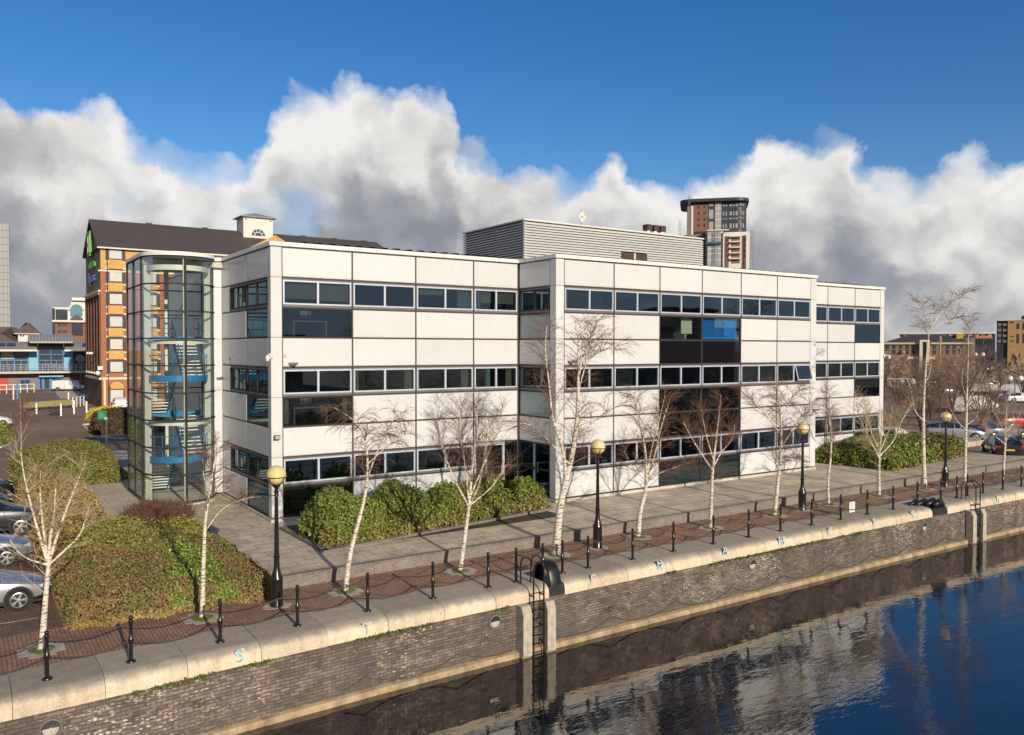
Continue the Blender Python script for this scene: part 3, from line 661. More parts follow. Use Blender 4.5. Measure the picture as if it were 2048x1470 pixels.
trd = MB(); strg = MB(); hr = MB()
for zl in (.17, 3.92):
    zm, zu = zl+1.88, zl+3.75
    for k_ in range(11):
        f_ = (k_+.5)/11
        y = 10.0-(10.0-7.9)*f_; z = zl+(zm-zl)*(k_+1)/11.5; trd.box(-3.3,-2.15,y-.14,y+.14,z-.045,z)           # left flight: up towards the front
        y = 7.9+(10.0-7.9)*f_; z = zm+(zu-zm)*(k_+1)/11.5; trd.box(-1.75,-.55,y-.14,y+.14,z-.045,z)            # right flight: up towards the back
    for X in (-3.33,-2.10):
        strg.extr([(X,10.1,zl-.05),(X,10.1,zl+.22),(X,7.85,zm+.12),(X,7.85,zm-.15)], (.04,0,0)); hr.tube([(X,10.1,zl+1.05),(X,7.85,zm+.95)], .022, 6); hr.tube([(X,10.1,zl+.6),(X,7.85,zm+.5)], .014, 5)
        for f_ in (.05,.35,.65,.95): hr.tube([(X,10.1-2.25*f_,zl+1.88*f_),(X,10.1-2.25*f_,zl+1.05+1.78*f_)], .016, 5)
    for X in (-1.80,-.52):
        strg.extr([(X,7.85,zm-.05),(X,7.85,zm+.22),(X,10.1,zu+.12),(X,10.1,zu-.15)], (.04,0,0)); hr.tube([(X,7.85,zm+1.05),(X,10.1,zu+.95)], .022, 6); hr.tube([(X,7.85,zm+.6),(X,10.1,zu+.5)], .014, 5)
        for f_ in (.05,.35,.65,.95): hr.tube([(X,7.85+2.25*f_,zm+1.88*f_),(X,7.85+2.25*f_,zm+1.05+1.78*f_)], .016, 5)
    q = [(p[0]*.80+tc[0]*.20, p[1]*.80+tc[1]*.20) for p in arc]
    for h_, r_ in ((1.1,.022),(.62,.014)): hr.tube([(x,y,zm+h_) for x,y in q], r_, 6)
    for i in range(0,25,3): hr.tube([(q[i][0],q[i][1],zm),(q[i][0],q[i][1],zm+1.1)], .018, 6)
for h_ in (1.05,.55): hr.tube([(-3.35,10.0,7.67+h_),(-.35,10.0,7.67+h_)], .02, 6)
for i in range(6): hr.tube([(-3.3+.58*i,10.0,7.67),(-3.3+.58*i,10.0,8.72)], .016, 5)
trd.build('stair_tread', M['white_paint'], ST); strg.build('stringer', M['blue_steel'], ST); hr.build('handrail', M['blue_steel'], ST)
cpb = MB(); run(cpb, path+[(0.,7.5)], ZT+.03, ZT+.20, -.3, .06); cpb.prism(path+[(0.,ty1)], ZT+.0, ZT+.16); cpb.build('tower_coping', M['white_paint'], ST)
MB().box(-.012,-.002,7.56,ty1,.17,ZT).build('inner_wall', plain('grey inner wall', (.30,.31,.33), .6, .08), ST)
MB().prism(path+[(0.,ty1)], -.01, .06).build('tower_base', M['conc'], ST)
# ================================================================== vegetation helpers
def tubes(P, Rr, n=4):                          # P (B,k,3) polylines, Rr (B,k) radii -> verts, quads
    P = np.asarray(P, float); Rr = np.asarray(Rr, float); B, k, _ = P.shape
    T = np.gradient(P, axis=1); T /= np.maximum(np.linalg.norm(T, axis=2, keepdims=True), 1e-9)
    ref = np.zeros_like(T); ref[..., 0] = 1; ref[np.abs(T[..., 0]) > .85] = (0,1,0)
    A = np.cross(T, ref); A /= np.maximum(np.linalg.norm(A, axis=2, keepdims=True), 1e-9); Bv = np.cross(T, A)
    w_ = 2*np.pi*np.arange(n)/n
    V = P[:,:,None,:] + (A[:,:,None,:]*np.cos(w_)[None,None,:,None] + Bv[:,:,None,:]*np.sin(w_)[None,None,:,None])*Rr[:,:,None,None]
    idx = np.arange(B*k*n).reshape(B,k,n); a = idx[:,:-1,:]; b = idx[:,1:,:]
    F = np.stack([a, np.roll(a,-1,2), np.roll(b,-1,2), b], -1).reshape(-1,4)
    return V.reshape(-1,3), F
def join(parts):
    Vs, Fs, k = [], [], 0
    for V, F in parts: Vs.append(V); Fs.append(F+k); k += len(V)
    return np.concatenate(Vs), np.concatenate(Fs)

def bark_mat():
    t = NT('birch bark'); o = t.tc('Object')
    n = t.noise(1., t.mapping(o, (5,5,26)), 4, .6); n2 = t.noise(3.2, detail=5, rough=.65)
    c = t.mix(t.ramp(n2, [(.35, 0.), (.7, 1.)]), (.74,.68,.58), (.60,.52,.42))
    c = t.mix(t.ramp(n, [(.535, 0.), (.60, .9)]), c, (.07,.05,.04)); sx = t.n('SeparateXYZ'); t.set(sx.inputs[0], o); c = t.mix(t.math('MULTIPLY', t.ramp(sx.outputs[2], [(0., 1.), (.55, 0.)]), t.ramp(t.noise(7., detail=4), [(.42, 0.), (.6, .8)])), c, (.10,.075,.055))
    c = t.mix(t.ramp(t.noise(2.3, t.mapping(o, (1,1,.8)), 3), [(.62, 0.), (.7, .8)]), c, (.14,.09,.06))
    t.P(Base_Color=c, Roughness=.75, Specular_IOR_Level=.2); t.bump(n, .3); return t.m
M['bark'] = bark_mat()
M['bark_rough'] = plain('rough old bark', (.34,.27,.19), .9, .5, 9., bump=.5)
def twig_mat(name, a, b):
    t = NT(name); g = t.n('NewGeometry'); c = t.mix(g.outputs['Random Per Island'], a, b); t.P(Base_Color=c, Roughness=.8, Specular_IOR_Level=.15); return t.m
M['twig_pale'] = twig_mat('pale birch twig', (.42,.31,.19), (.56,.46,.32))
M['twig'] = twig_mat('brown birch twig', (.17,.10,.07), (.27,.17,.115))
M['twig_red'] = twig_mat('red brown twig', (.16,.085,.06), (.26,.15,.10))
M['twig_grey'] = twig_mat('grey brown twig', (.19,.13,.095), (.34,.245,.18))
M['dark_bark'] = plain('dark bark', (.10,.07,.05), .9, .4, 6., bump=.4)

def grow(rng, stems, nb, lb, l2, l3, up=.75, droop=.25, t0=.3, tw=.0055, r1=.014, kk=5):
    # stems: list of (points (k,3), radii (k,)).  returns branch lists of three orders
    B1, R1, B2, R2, B3, R3 = [], [], [], [], [], []
    def curve(p, d, L, k, dr):
        pts = [p]; d = d/np.linalg.norm(d)
        for i in range(k-1):
            d = d + rng.normal(0, .13, 3) + np.array([0,0,-dr*(i+1)/k]); d /= np.linalg.norm(d)
            pts.append(pts[-1] + d*L/(k-1))
        return np.array(pts)
    def side(tan, upk):
        a = rng.uniform(0, 2*np.pi); h = np.array([np.cos(a), np.sin(a), 0.]); d = h + tan*upk + np.array([0,0,.15]); return d
    for pts, rad in stems:
        seg = np.linalg.norm(np.diff(pts, axis=0), axis=1); cum = np.concatenate([[0], np.cumsum(seg)]); tot = cum[-1]
        n1 = max(3, int(nb*tot))
        for i in range(n1):
            t = t0 + (1-t0)*((i + rng.uniform(0,1))/n1); s = t*tot; j = min(np.searchsorted(cum, s, 'right')-1, len(seg)-1); f = (s-cum[j])/seg[j]
            p = pts[j]*(1-f)+pts[j+1]*f; tan = (pts[j+1]-pts[j])/seg[j]; rr = rad[j]*(1-f)+rad[j+1]*f
            L = lb*(1.15-.75*t)*rng.uniform(.55,1.2)
            b = curve(p, side(tan, up*rng.uniform(.7,1.4)), L, kk, droop*.6); B1.append(b); R1.append(np.linspace(min(rr*.6, r1), tw, kk))
            for q in range(rng.integers(4,8)):
                u = rng.uniform(.2,1.); jj = min(int(u*(kk-1)), kk-2); g = u*(kk-1)-jj; p2 = b[jj]*(1-g)+b[jj+1]*g; tn = b[jj+1]-b[jj]; tn = tn/np.linalg.norm(tn)
                c = curve(p2, side(tn, 1.25), l2*rng.uniform(.5,1.2), 4, droop); B2.append(c); R2.append(np.linspace(tw*1.1, tw*.7, 4))
                for z in range(rng.integers(2,5)):
                    u2 = rng.uniform(.25,1.); j2 = min(int(u2*3), 2); g2 = u2*3-j2; p3 = c[j2]*(1-g2)+c[j2+1]*g2; t3 = c[j2+1]-c[j2]; t3 = t3/np.linalg.norm(t3)
                    B3.append(curve(p3, side(t3, 1.5), l3*rng.uniform(.5,1.2), 3, droop*1.3)); R3.append(np.linspace(tw*.75, tw*.45, 3))
    return (B1,R1), (B2,R2), (B3,R3)

def smooth_line(P, k=14):
    P = np.asarray(P, float); n = len(P); t = np.concatenate([[0], np.cumsum(np.linalg.norm(np.diff(P, axis=0), axis=1))]); u = np.linspace(0, t[-1], k); out = []
    ext = np.concatenate([[2*P[0]-P[1]], P, [2*P[-1]-P[-2]]])
    for s in u:
        j = min(np.searchsorted(t, s, 'right')-1, n-2); f = (s-t[j])/max(t[j+1]-t[j], 1e-9); p0, p1, p2, p3 = ext[j], ext[j+1], ext[j+2], ext[j+3]
        out.append(.5*((2*p1)+(-p0+p2)*f+(2*p0-5*p1+4*p2-p3)*f*f+(-p0+3*p1-3*p2+p3)*f**3))
    return np.array(out)

def birch(seed, base, stems, label, r0=.085, nb=6, lb=1.0, l2=.5, l3=.32, t0=.3, up=.75, droop=.25, twig='twig', bark='bark', tw=.0048, limbt=None, group='birch trees along the quay', z=-.4):
    """base and stems are traced in the photo and set up in the world at the tree's own distance from the camera"""
    rng = np.random.default_rng(seed); b = gz(*base, z); Y = b.y
    t = thing('birch_tree', label, 'tree', tuple(b), 0, group); O = np.array(b); S_ = []
    for i, st in enumerate(stems):
        pts = np.array([list(at(x, y, Y)) for x, y in st[0]]) - O
        if i == 0: pts[0] = (0,0,-.03)
        dy = st[2] if len(st) > 2 else (0 if i == 0 else rng.uniform(-.9,.9)); n = len(pts)
        pts[:,1] += dy*np.linspace(0,1,n)**1.2
        L = smooth_line(pts, 16); rr = st[1]; S_.append((L, np.linspace(rr, .011, 16)**1.0 if i else np.interp(np.linspace(0,1,16), [0,.06,1], [rr*1.25, rr, .012])))
    V, F = tubes([p for p,_ in S_], [r for _,r in S_], 9); mesh_np('trunk', V, F, M[bark], t, smooth=True)
    main = S_ if limbt is None else [s for i, s in enumerate(S_) if i in limbt]
    b1, b2, b3 = grow(rng, main, nb, lb, l2, l3, up, droop, t0, tw)
    V, F = join([tubes(*b1, 5), tubes(*b2, 3), tubes(*b3, 3)]); mesh_np('crown', V, F, M[twig], t)
    return t

# thirteen birches along the quay, left to right
birch(1, (83,1300), [([(83,1300),(91,1200),(97,1130),(100,1080),(108,1030),(112,960)],.085), ([(97,1130),(80,1075),(62,1010),(48,950),(42,905)],.045), ([(97,1130),(88,1060),(84,1000),(86,950)],.045), ([(98,1125),(110,1080),(125,1030),(150,960),(165,920)],.045), ([(98,1130),(130,1105),(165,1075),(185,1025)],.035), ([(96,1130),(60,1118),(35,1100),(18,1075)],.03)],
      'spreading birch with many pale limbs from a low fork, beside the front silver car', nb=2.7, lb=.7, t0=.3, twig='twig_pale', up=1.0, droop=.05)
birch(2, (404,1236), [([(404,1236),(407,1130),(411,1040),(420,985),(428,930),(434,880)],.075), ([(421,985),(405,955),(398,915)],.02), ([(412,1060),(440,1020),(470,1000),(500,990)],.016)],
      'slender white birch with few thin twigs standing before the brown shrub', nb=4, lb=.75, t0=.58, twig='twig', droop=.1)
birch(3, (690,1183), [([(690,1183),(700,1110),(718,1040),(732,980),(735,920),(728,870),(705,838),(668,815)],.085), ([(733,960),(748,905),(760,860),(775,825)],.03), ([(733,930),(770,890),(800,865)],.025)],
      'leaning birch with a bowed trunk and weeping twigs in front of the laurel bushes', nb=6, lb=.9, t0=.55, droop=.55, twig='twig')
birch(4, (920,1142), [([(920,1142),(930,1070),(938,1010),(944,940),(952,870),(955,800)],.082), ([(937,1012),(915,960),(900,900),(898,840)],.04), ([(938,1005),(930,930),(920,860),(925,810)],.035), ([(938,1012),(965,970),(985,910),(1000,860)],.04), ([(938,1000),(960,930),(975,870),(980,820)],.03), ([(938,1012),(985,975),(1020,930)],.028)],
      'vase shaped birch with upswept reddish limbs at the end of the laurel bushes', nb=6, lb=.75, t0=.3, up=1.2, droop=.05, twig='twig')
birch(5, (1112,1110), [([(1112,1110),(1117,1040),(1127,980),(1142,920),(1152,860),(1156,800),(1158,740),(1175,690),(1195,640)],.15), ([(1132,955),(1128,900),(1112,840),(1108,770),(1104,700),(1112,650)],.07), ([(1155,790),(1180,730),(1215,685)],.03), ([(1140,930),(1105,890),(1070,855),(1040,845)],.035), ([(1157,745),(1150,690),(1148,650)],.03), ([(1150,880),(1190,830),(1225,800)],.03), ([(1157,745),(1190,705),(1230,690)],.025)],
      'tallest rough barked birch with two stems rising past the middle block corner', nb=5.6, lb=1.2, l2=.6, l3=.4, t0=.33, up=1.0, droop=.25, twig='twig')
birch(6, (1276,1074), [([(1276,1074),(1281,1020),(1292,975),(1290,900),(1278,840),(1268,790)],.10), ([(1291,972),(1310,910),(1325,850),(1345,790)],.05), ([(1291,965),(1300,900),(1315,830),(1320,790)],.035), ([(1291,960),(1262,935),(1240,900)],.025), ([(1292,960),(1330,940),(1370,925)],.025)],
      'twin limbed birch with a crooked white trunk right of the second lamp', nb=7, lb=.95, t0=.3, up=.8, droop=.15, twig='twig_red')
birch(7, (1421,1056), [([(1421,1056),(1423,990),(1426,935),(1432,880),(1438,830),(1442,790)],.085), ([(1425,940),(1400,900),(1385,870),(1375,845)],.03), ([(1426,935),(1450,905),(1480,880),(1495,850)],.035), ([(1427,920),(1420,870),(1420,820)],.03)],
      'small vase shaped birch with a dense red top before the dark glazed bays', nb=6, lb=.75, t0=.3, up=1.2, droop=.0, twig='twig_red')
birch(8, (1549,1031), [([(1549,1031),(1556,960),(1562,900),(1562,840),(1556,790),(1552,765)],.095), ([(1560,900),(1585,850),(1610,800)],.03), ([(1562,870),(1535,820),(1512,780)],.03), ([(1562,850),(1575,800),(1590,770)],.025), ([(1555,935),(1585,915),(1612,925)],.022)],
      'birch with a wide fan of fine twigs before the right end of the middle block', nb=8, lb=1.1, t0=.35, up=.65, droop=.15, twig='twig')
birch(9, (1657,1008), [([(1657,1008),(1656,960),(1661,920),(1662,870),(1658,830),(1660,780)],.07), ([(1662,905),(1675,870),(1682,820)],.025)],
      'thin upright birch in front of the right hand wing', nb=7, lb=.75, t0=.4, up=.9, droop=.2, twig='twig_grey')
birch(10, (1758,993), [([(1758,993),(1758,950),(1759,912),(1762,870),(1764,830)],.085), ([(1758,915),(1745,875),(1735,830),(1740,790)],.04), ([(1759,912),(1782,880),(1795,835),(1810,800)],.042), ([(1758,900),(1750,860),(1752,810)],.03), ([(1757,905),(1725,880),(1708,875)],.025), ([(1759,905),(1778,860),(1785,820)],.03)],
      'open branched white birch left of the far lamp, in front of the clipped hedge', nb=5.5, lb=.8, t0=.35, up=1., droop=.05, twig='twig_pale')
birch(11, (1849,978), [([(1849,978),(1847,900),(1847,820),(1850,760),(1855,690),(1862,650)],.12), ([(1847,842),(1825,820),(1808,770),(1780,735)],.04,-.5), ([(1862,655),(1880,620),(1905,595),(1920,580)],.035), ([(1861,655),(1850,630),(1835,602)],.03), ([(1862,650),(1865,620),(1868,600)],.03), ([(1860,660),(1885,640),(1910,630)],.025), ([(1858,675),(1838,650),(1828,645)],.02), ([(1849,770),(1870,750),(1890,725)],.02)],
      'tall birch with a bare white trunk and a windswept crown above the skyline', nb=6, lb=1.0, t0=.3, up=.8, droop=.2, twig='twig_grey', limbt=(1,2,3,4,5,6,7))
birch(12, (1929,966), [([(1929,966),(1931,900),(1933,820),(1935,750),(1937,690),(1936,645)],.095), ([(1932,860),(1905,835),(1885,800),(1878,780)],.03), ([(1934,850),(1965,835),(1985,815)],.025), ([(1934,800),(1950,770),(1952,740)],.022), ([(1933,800),(1915,760),(1908,720)],.02)],
      'tall straight birch with short branches right of the far lamp', nb=5.5, lb=.95, t0=.35, up=.8, droop=.1, twig='twig_grey')
birch(13, (2006,950), [([(2006,950),(2009,910),(2011,880),(2011,845),(2014,810)],.075), ([(2010,888),(1995,868),(1988,845)],.03), ([(2011,882),(2030,865),(2045,845)],.03), ([(2011,870),(2005,840),(2004,820)],.025), ([(2011,865),(2025,840),(2028,820)],.025)],
      'small white birch at the far right end of the row, by the black car', nb=5, lb=.6, t0=.35, up=1.1, droop=.0, twig='twig_pale')

# tree pits
M['pit'] = plain('pale pit stones', (.40,.36,.29), .9, .3, 3., bump=.2)
pit_base = [(83,1300),(404,1236),(690,1183),(920,1142),(1112,1110),(1276,1074),(1421,1056),(1549,1031),(1657,1008),(1758,993),(1849,978),(1929,966),(2006,950)]
names = ['low forked birch by the front car','slender birch before the brown shrub','leaning birch','vase shaped birch by the laurels','tall rough barked birch','crooked twin limbed birch','small red topped birch','wide fanned birch','thin upright birch','open branched birch','tall windswept birch','tall straight birch by the far lamp','last small birch']
rp_ = random.Random(5)
for i, bp in enumerate(pit_base):
    b = gz(*bp)
    t = thing('tree_pit', 'pale stone tree pit under the '+names[i], 'tree pit', (b.x, b.y, -.40), 0, 'tree pits along the quay')
    q = MB(); s = .52; c8 = [(-s,-s*.55),(-s*.6,-s*.6),(-s*.55,-s),(s*.55,-s),(s*.6,-s*.6),(s,-s*.55),(s,s*.55),(s*.6,s*.6),(s*.55,s),(-s*.55,s),(-s*.6,s*.6),(-s,s*.55)]
    q.prism(c8, -.02, .008); q.build('stone_surround', M['pit'], t)
    md = MB(); n = 18; md.v.append((0,0,.05))
    for r_, z_ in ((.16,.045),(.30,.012)):
        for k_ in range(n):
            w_ = 2*math.pi*k_/n; rr = r_*(1+.1*math.sin(3*w_+i)); md.v.append((rr*math.cos(w_), rr*math.sin(w_), z_))
    md.f += [(0,1+k_,1+(k_+1)%n) for k_ in range(n)] + [(1+k_,1+n+k_,1+n+(k_+1)%n,1+(k_+1)%n) for k_ in range(n)]; md.mi += [0]*2*n
    md.build('moss_disc', M['moss'], t, smooth=True)

# ------------------------------------------------------------------ hedges and shrubs
def leaf_mat(name, a, b, c=None, cf=.5, rough=.45, scale=1.3):
    t = NT(name); g = t.n('NewGeometry'); col = t.mix(g.outputs['Random Per Island'], a, b)
    if c is not None: col = t.mix(t.ramp(t.noise(scale, detail=5, rough=.65), [(.44, 0.), (.56, cf)]), col, c)
    t.P(Base_Color=col, Roughness=rough, Specular_IOR_Level=.35); return t.m
M['laurel'] = leaf_mat('laurel leaf', (0.088,0.136,0.022), (0.272,0.320,0.056), (0.192,0.176,0.048), .5)
M['cover'] = leaf_mat('ground cover leaf', (0.162,0.149,0.041), (0.351,0.284,0.095), (0.135,0.176,0.027), .7)
M['box'] = leaf_mat('clipped brown green leaf', (.13,.12,.035), (.30,.255,.09), (.27,.165,.075), .85, .6, 1.1)
M['box_green'] = leaf_mat('clipped green leaf', (0.080,0.109,0.022), (0.217,0.225,0.051), (0.261,0.203,0.065), .7, .55)
M['bright'] = leaf_mat('bright green leaf', (0.115,0.176,0.027), (0.297,0.365,0.068), None, 0, .4)
M['grassy'] = leaf_mat('grassy green leaf', (0.145,0.160,0.032), (0.348,0.319,0.080), (0.275,0.225,0.065), .7, .6)
M['straw'] = leaf_mat('straw coloured leaf', (0.266,0.203,0.070), (0.476,0.371,0.126), (0.224,0.140,0.056), .6, .7)
M['yellow'] = leaf_mat('yellow leaf', (0.504,0.384,0.036), (0.744,0.600,0.072), None, 0, .6)
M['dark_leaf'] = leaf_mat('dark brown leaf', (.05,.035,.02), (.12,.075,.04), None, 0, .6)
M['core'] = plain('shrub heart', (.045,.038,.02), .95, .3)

def inside(poly, P):
    x, y = P[:,0], P[:,1]; c = np.zeros(len(P), bool); n = len(poly)
    for i in range(n):
        x0,y0 = poly[i]; x1,y1 = poly[(i+1)%n]; c ^= ((y0>y)!=(y1>y)) & (x < (x1-x0)*(y-y0)/((y1-y0) or 1e-9)+x0)
    return c
def edged(poly, P):
    d = np.full(len(P), 1e9); n = len(poly)
    for i in range(n):
        a = np.array(poly[i]); b = np.array(poly[(i+1)%n]); e = b-a; t = np.clip(((P-a)@e)/(e@e), 0, 1); d = np.minimum(d, np.linalg.norm(P-(a+t[:,None]*e), axis=1))
    return d
def leaves(rng, C, N, lo, hi, flat=.8):
    n = len(C); d = N + rng.normal(0, flat, (n,3)); d /= np.linalg.norm(d, axis=1, keepdims=True)
    r = rng.normal(0,1,(n,3)); t = np.cross(d, r); t /= np.maximum(np.linalg.norm(t, axis=1, keepdims=True), 1e-9); b = np.cross(d, t)
    s = rng.uniform(lo, hi, (n,1)); V = np.stack([C-t*s, C+b*s*.55, C+t*s, C-b*s*.55], 1).reshape(-1,3); return V, np.arange(4*n).reshape(-1,4)
def hedge(name, poly, z0, h, mat, label, cat, dens=420, leaf=(.05,.09), r=.35, bump=.12, seed=0, jit=.05, group=None, slope=None, twigs=None, core=True):
    rng = np.random.default_rng(seed); poly = [tuple(p) for p in poly]; A = np.array(poly); c0 = A.mean(0)
    W = rng.normal(0, 1.6, (9,2)); W[5:] *= 2.6; ph = rng.uniform(0, 6.28, 9); am = np.array([1]*5+[.5]*4)
    def H(P):
        d = edged(poly, P); q = np.clip(d/r, 0, 1); dome = np.sqrt(np.clip(1-(1-q)**2, 0, 1)); nz = (np.sin(P@W.T+ph)*am).sum(1)/3.2
        hh = h if slope is None else h*(1+slope[0]*(P[:,0]-c0[0])+slope[1]*(P[:,1]-c0[1]))
        return hh*(.12+.88*dome)*(1+bump*nz)
    lo, hi = A.min(0), A.max(0); n = int(np.prod(hi-lo)*dens); P = rng.uniform(lo, hi, (n,2)); P = P[inside(poly, P)]; e = .05
    z = H(P); gx = (H(P+[e,0])-z)/e; gy = (H(P+[0,e])-z)/e; N = np.stack([-gx,-gy,np.ones(len(P))],1); N /= np.linalg.norm(N,axis=1,keepdims=True)
    C = np.concatenate([P, z[:,None]],1)
    sl = np.linalg.norm(np.stack([gx,gy],1),axis=1); keep = np.ones(len(C), bool)
    cs, ns = [C],[N]; m = len(poly); ar = sum(poly[i][0]*poly[(i+1)%m][1]-poly[(i+1)%m][0]*poly[i][1] for i in range(m))
    for i in range(m):
        a = A[i]; b = A[(i+1)%m]; L = np.linalg.norm(b-a); k = int(L*h*dens*1.2); u = rng.uniform(0,1,(k,1)); f = rng.uniform(0,1,k)**.8
        nn = np.array([(b-a)[1], -(b-a)[0]])/L*(1 if ar > 0 else -1); ins = r*(1-np.sqrt(np.clip(1-f**2,0,1)))*.8
        p = a+(b-a)*u - nn*ins[:,None]; hh = H(p-nn*.3) if r > .3 else H(p - nn*r*.8); zz = f*np.maximum(hh, h*.55)
        bulge = .10*np.sin(5*u[:,0]*L+zz*3+seed)*bump*6; p = p+nn*bulge[:,None]
        cs.append(np.concatenate([p, zz[:,None]],1)); ns.append(np.concatenate([np.repeat(nn[None],k,0)*(1-f[:,None]*.4), (f*.6)[:,None]],1))
    C = np.concatenate(cs); N = np.concatenate(ns); C = C + N*rng.normal(0, jit, (len(C),1)) + rng.normal(0, .02, C.shape); C[:,2] = np.maximum(C[:,2], .02)
    O = np.array([c0[0], c0[1], 0.]); V, F = leaves(rng, C-O, N, *leaf)
    t = thing(name, label, cat, (c0[0], c0[1], z0), 0, group)
    mesh_np('foliage', V, F, mat, t)
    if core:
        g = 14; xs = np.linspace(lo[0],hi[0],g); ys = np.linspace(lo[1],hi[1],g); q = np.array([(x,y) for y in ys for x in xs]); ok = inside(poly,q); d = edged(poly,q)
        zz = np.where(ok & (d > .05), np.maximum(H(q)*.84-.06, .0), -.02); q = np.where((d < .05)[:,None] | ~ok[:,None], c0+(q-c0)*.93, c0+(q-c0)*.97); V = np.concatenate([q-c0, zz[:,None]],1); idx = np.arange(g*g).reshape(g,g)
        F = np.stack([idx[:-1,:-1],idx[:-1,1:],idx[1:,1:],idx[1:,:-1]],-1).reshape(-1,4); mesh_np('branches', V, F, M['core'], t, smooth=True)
    if twigs:
        n = twigs[0]; P = rng.uniform(lo,hi,(n*3,2)); P = P[inside(poly,P)][:n]; z = H(P)*.55; d = rng.normal(0,.35,(len(P),3)); d[:,2] = rng.uniform(.5,1.,len(P)); d /= np.linalg.norm(d,axis=1,keepdims=True)
        s = np.concatenate([P-c0, z[:,None]],1); L = rng.uniform(.5,1.,(len(P),1))*twigs[1]; Q = np.stack([s, s+d*L*.5, s+d*L+rng.normal(0,.04,s.shape)],1)
        V, F = tubes(Q, np.tile([.007,.005,.003],(len(P),1)), 3); mesh_np('twigs', V, F, M[twigs[2]], t)
    return t
def blob(cx, cy, rx, ry, n=14, w=.12, seed=0):
    rg = random.Random(seed); return [(cx+rx*math.cos(2*math.pi*i/n)*(1+rg.uniform(-w,w)), cy+ry*math.sin(2*math.pi*i/n)*(1+rg.uniform(-w,w))) for i in range(n)]

# front bed of laurels
pe = thing('planter_edge', 'low brick edging with soldier bricks round the laurel bed', 'kerb', (0,0,0))
q = MB(); P_ = [(-.15,-1.4),(-.12,-6.12),(11.3,-4.36)]
def edge_run(b, pts, wd, z0, z1):
    for (x0,y0),(x1,y1) in zip(pts[:-1], pts[1:]):
        d = Vector((x1-x0,y1-y0)).normalized(); n_ = Vector((-d.y,d.x)); L = math.hypot(x1-x0,y1-y0)
        b.fbox((x0,y0),(d.x,d.y),(n_.x,n_.y),0,L-.005,0,wd,z0,z1)
edge_run(q, P_, .22, 0., .10); q.build('brick_edging', M['soldier'], pe)
sl_ = MB().prism([(.1,-1.2),(.12,-5.86),(11.3,-4.12),(11.9,-1.2)], -.01, .05); sl_.build('bed_soil', M['soil'], pe)
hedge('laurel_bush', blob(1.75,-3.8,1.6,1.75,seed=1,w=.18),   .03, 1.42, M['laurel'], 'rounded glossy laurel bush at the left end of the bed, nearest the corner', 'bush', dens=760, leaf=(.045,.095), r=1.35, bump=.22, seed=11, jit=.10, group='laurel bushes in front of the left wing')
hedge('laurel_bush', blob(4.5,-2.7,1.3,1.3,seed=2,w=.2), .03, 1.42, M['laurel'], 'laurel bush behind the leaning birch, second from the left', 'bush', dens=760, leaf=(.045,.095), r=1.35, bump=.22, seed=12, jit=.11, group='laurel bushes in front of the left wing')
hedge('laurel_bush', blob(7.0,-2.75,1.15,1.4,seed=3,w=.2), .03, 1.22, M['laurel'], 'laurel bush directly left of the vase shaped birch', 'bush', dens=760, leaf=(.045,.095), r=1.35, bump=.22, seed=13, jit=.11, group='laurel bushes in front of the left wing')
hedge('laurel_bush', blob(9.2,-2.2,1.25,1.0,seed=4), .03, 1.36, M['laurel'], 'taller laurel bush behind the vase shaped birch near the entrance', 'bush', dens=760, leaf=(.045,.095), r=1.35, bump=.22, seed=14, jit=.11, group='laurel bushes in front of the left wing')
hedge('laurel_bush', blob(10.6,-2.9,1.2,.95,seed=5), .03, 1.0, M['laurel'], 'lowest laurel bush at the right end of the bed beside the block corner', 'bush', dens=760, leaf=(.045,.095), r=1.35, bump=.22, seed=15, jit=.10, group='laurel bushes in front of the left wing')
hedge('ground_cover', [(.15,-5.8),(11.2,-4.1),(11.3,-3.2),(9,-3.6),(6,-4.0),(3.5,-4.2),(.3,-4.6)], .03, .36, M['cover'], 'low yellowish ground cover along the front of the laurel bed', 'ground cover', dens=520, leaf=(.04,.08), r=.25, bump=.22, seed=16, jit=.07)
hedge('ivy_patch', blob(5.6,-4.05,2.3,.62,seed=8), .03, .72, M['laurel'], 'spreading dark green ivy in the middle of the laurel bed', 'ground cover', dens=520, leaf=(.05,.09), r=.5, bump=.2, seed=17, jit=.08)
# left bed
GB = 'clipped shrubs in the left bed'
struct(MB().prism([(-8.27,-8.58),(-2.64,-8.58),(-2.64,4.5),(-5.6,4.5),(-5.6,16),(-8.27,16)], -.41, -.36).build('bed_soil', M['soil']))
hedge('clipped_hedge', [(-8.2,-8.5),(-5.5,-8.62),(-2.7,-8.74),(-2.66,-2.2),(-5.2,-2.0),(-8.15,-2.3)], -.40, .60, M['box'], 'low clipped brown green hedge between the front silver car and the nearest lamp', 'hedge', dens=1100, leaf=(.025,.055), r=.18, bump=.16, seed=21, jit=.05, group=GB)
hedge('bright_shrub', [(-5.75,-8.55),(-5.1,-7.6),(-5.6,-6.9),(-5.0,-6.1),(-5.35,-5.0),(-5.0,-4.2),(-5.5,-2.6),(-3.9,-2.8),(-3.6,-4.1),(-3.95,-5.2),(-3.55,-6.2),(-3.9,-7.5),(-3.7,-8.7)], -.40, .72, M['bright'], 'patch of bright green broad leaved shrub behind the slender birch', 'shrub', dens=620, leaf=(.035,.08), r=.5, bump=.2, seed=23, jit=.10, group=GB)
hedge('grassy_shrub', [(-8.0,-2.9),(-2.72,-2.8),(-2.72,1.6),(-4.6,3.4),(-6.2,3.8),(-7.4,.5)], -.40, .58, M['grassy'], 'low grassy green shrub band across the middle of the left bed', 'shrub', dens=800, leaf=(.035,.08), r=.4, bump=.18, seed=24, jit=.09, group=GB)
